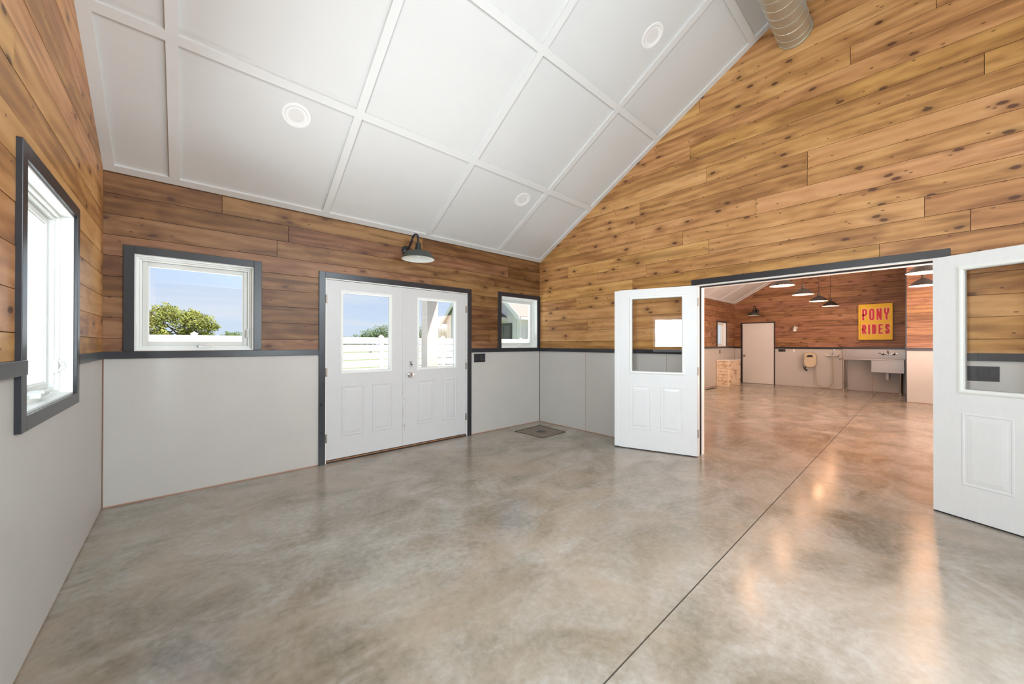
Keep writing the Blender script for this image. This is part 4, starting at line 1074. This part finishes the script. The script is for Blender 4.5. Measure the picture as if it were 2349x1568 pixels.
# trees
def tree(name, loc, crowns, leaves, size, m, label, cat, group=None, trunks=((0, 0),), th_=2.0, seed=1, spread=1.0):
    rr = random.Random(seed); t = empty(name, loc)
    for (tx, ty) in trunks:
        q = MB().tube([(tx, ty, -.2), (tx + .05, ty, th_ * .5), (tx - .05, ty + .05, th_)], [.16, .12, .09], 8).build('trunk', BARK, t, smooth=True)
        for k in range(4):
            a = rr.uniform(0, 6.28); c = rr.choice(crowns)
            MB().tube([(tx, ty, th_ * rr.uniform(.55, .95)), ((tx + c[0]) / 2 + .2 * math.cos(a), (ty + c[1]) / 2, (th_ + c[2]) / 2), (c[0], c[1], c[2])], [.07, .05, .02], 6).build('branch', BARK, q, smooth=True)
    mb = MB()
    tot = sum(c[3] ** 2 for c in crowns)
    for c in crowns:
        nl = int(leaves * c[3] ** 2 / tot)
        for k in range(nl):
            d = Vector((rr.gauss(0, 1), rr.gauss(0, 1), rr.gauss(0, 1))).normalized(); r_ = c[3] * (rr.random() ** .45) * (1 + .14 * math.sin(d.x * 7 + d.z * 5 + c[0] * 3))
            p = Vector((c[0], c[1], c[2])) + Vector((d.x, d.y, d.z * c[4])) * r_
            if p.z < .3: continue
            u = Vector((rr.gauss(0, 1), rr.gauss(0, 1), rr.gauss(0, 1))).normalized(); v = u.orthogonal().normalized(); s_ = size * rr.uniform(.6, 1.3)
            n = len(mb.v); mb.v += [tuple(p + u * s_), tuple(p + v * s_ * .55), tuple(p - u * s_), tuple(p - v * s_ * .55)]; mb.f.append((n, n + 1, n + 2, n + 3))
    fo = mb.build('foliage', m, t, fix=False); fo['kind'] = 'stuff'
    tag(t, label, cat, group); return t
import itertools
def dirpt(px, dist):            # ground point seen at photo column px, dist metres of view depth from the camera
    u = (px - 1174.5) / 840.6; d = _F + _Rt * u
    return (-4.423 + d.x * dist, -4.258 + d.y * dist)
tx, ty = dirpt(412, 34)
tree('oak_tree', (tx, ty, -.1), [(-1.9, 0, 3.2, 1.25, .9), (-.9, .4, 4.2, 1.15, .8), (.4, 0, 3.5, 1.25, .9), (1.5, -.3, 3.3, 1.2, .85), (-2.6, 0, 3.9, .85, .9), (2.3, .2, 3.0, .7, .7), (.9, .2, 4.1, .7, .6), (-2.3, .1, 2.1, .8, .7), (-1.2, .1, 2.2, .8, .6), (.6, .2, 2.3, .8, .6), (1.9, .1, 2.2, .7, .6), (-3.1, .1, 3.0, .9, .9)], 9000, .105, LEAF_Y,
     'yellow-green leafy tree beyond the fence in the left window', 'tree', trunks=((-1.3, 0), (.4, .2), (1.6, 0)), th_=2.6, seed=4)
tx, ty = dirpt(533, 60)
tree('round_bush', (tx, ty, -.1), [(0, 0, 2.1, 1.7, .75)], 3500, .10, LEAF_G, 'small round green tree at the right edge of the left window', 'tree', th_=1.6, seed=5)
tx, ty = dirpt(868, 46)
tree('spreading_tree', (tx, ty, -.1), [(-2.4, 0, 1.6, 1.3, .7), (-1, 0, 2.2, 1.4, .7), (.5, 0, 2.7, 1.5, .7), (2.2, 0, 2.2, 1.5, .7), (3.6, .0, 1.9, 1.4, .7)], 7000, .11, LEAF_D, 'low spreading green trees behind the fence in the left door glass', 'tree', trunks=((-1, 0), (1.6, 0)), th_=1.8, seed=6)
for k, (px, dd, hh_, rr_, lab) in enumerate(((345, 66, 1.6, 2.3, 'distant green shrubs under the yellow-green tree'), (452, 82, 1.8, 2.6, 'distant dark shrubs right of the yellow-green tree trunks'), (795, 70, 1.7, 1.6, 'distant green tree at the left edge of the left door glass'), (955, 52, 2.6, 2.2, 'green tree behind the fence left of the cream porch post'), (1018, 60, 2.7, 2.0, 'green tree behind the fence right of the cream porch post'), (488, 72, 1.3, 1.5, 'small dark distant tree between the two window trees'))):
    tx, ty = dirpt(px, dd)
    tree('distant_tree', (tx, ty, -.1), [(-rr_ * .8, 0, hh_, rr_ * .7, .6), (0, 0, hh_ + .3, rr_ * .8, .6), (rr_ * .8, 0, hh_, rr_ * .7, .6)], 2600, .12, LEAF_D, lab, 'tree', th_=1.2, seed=20 + k)
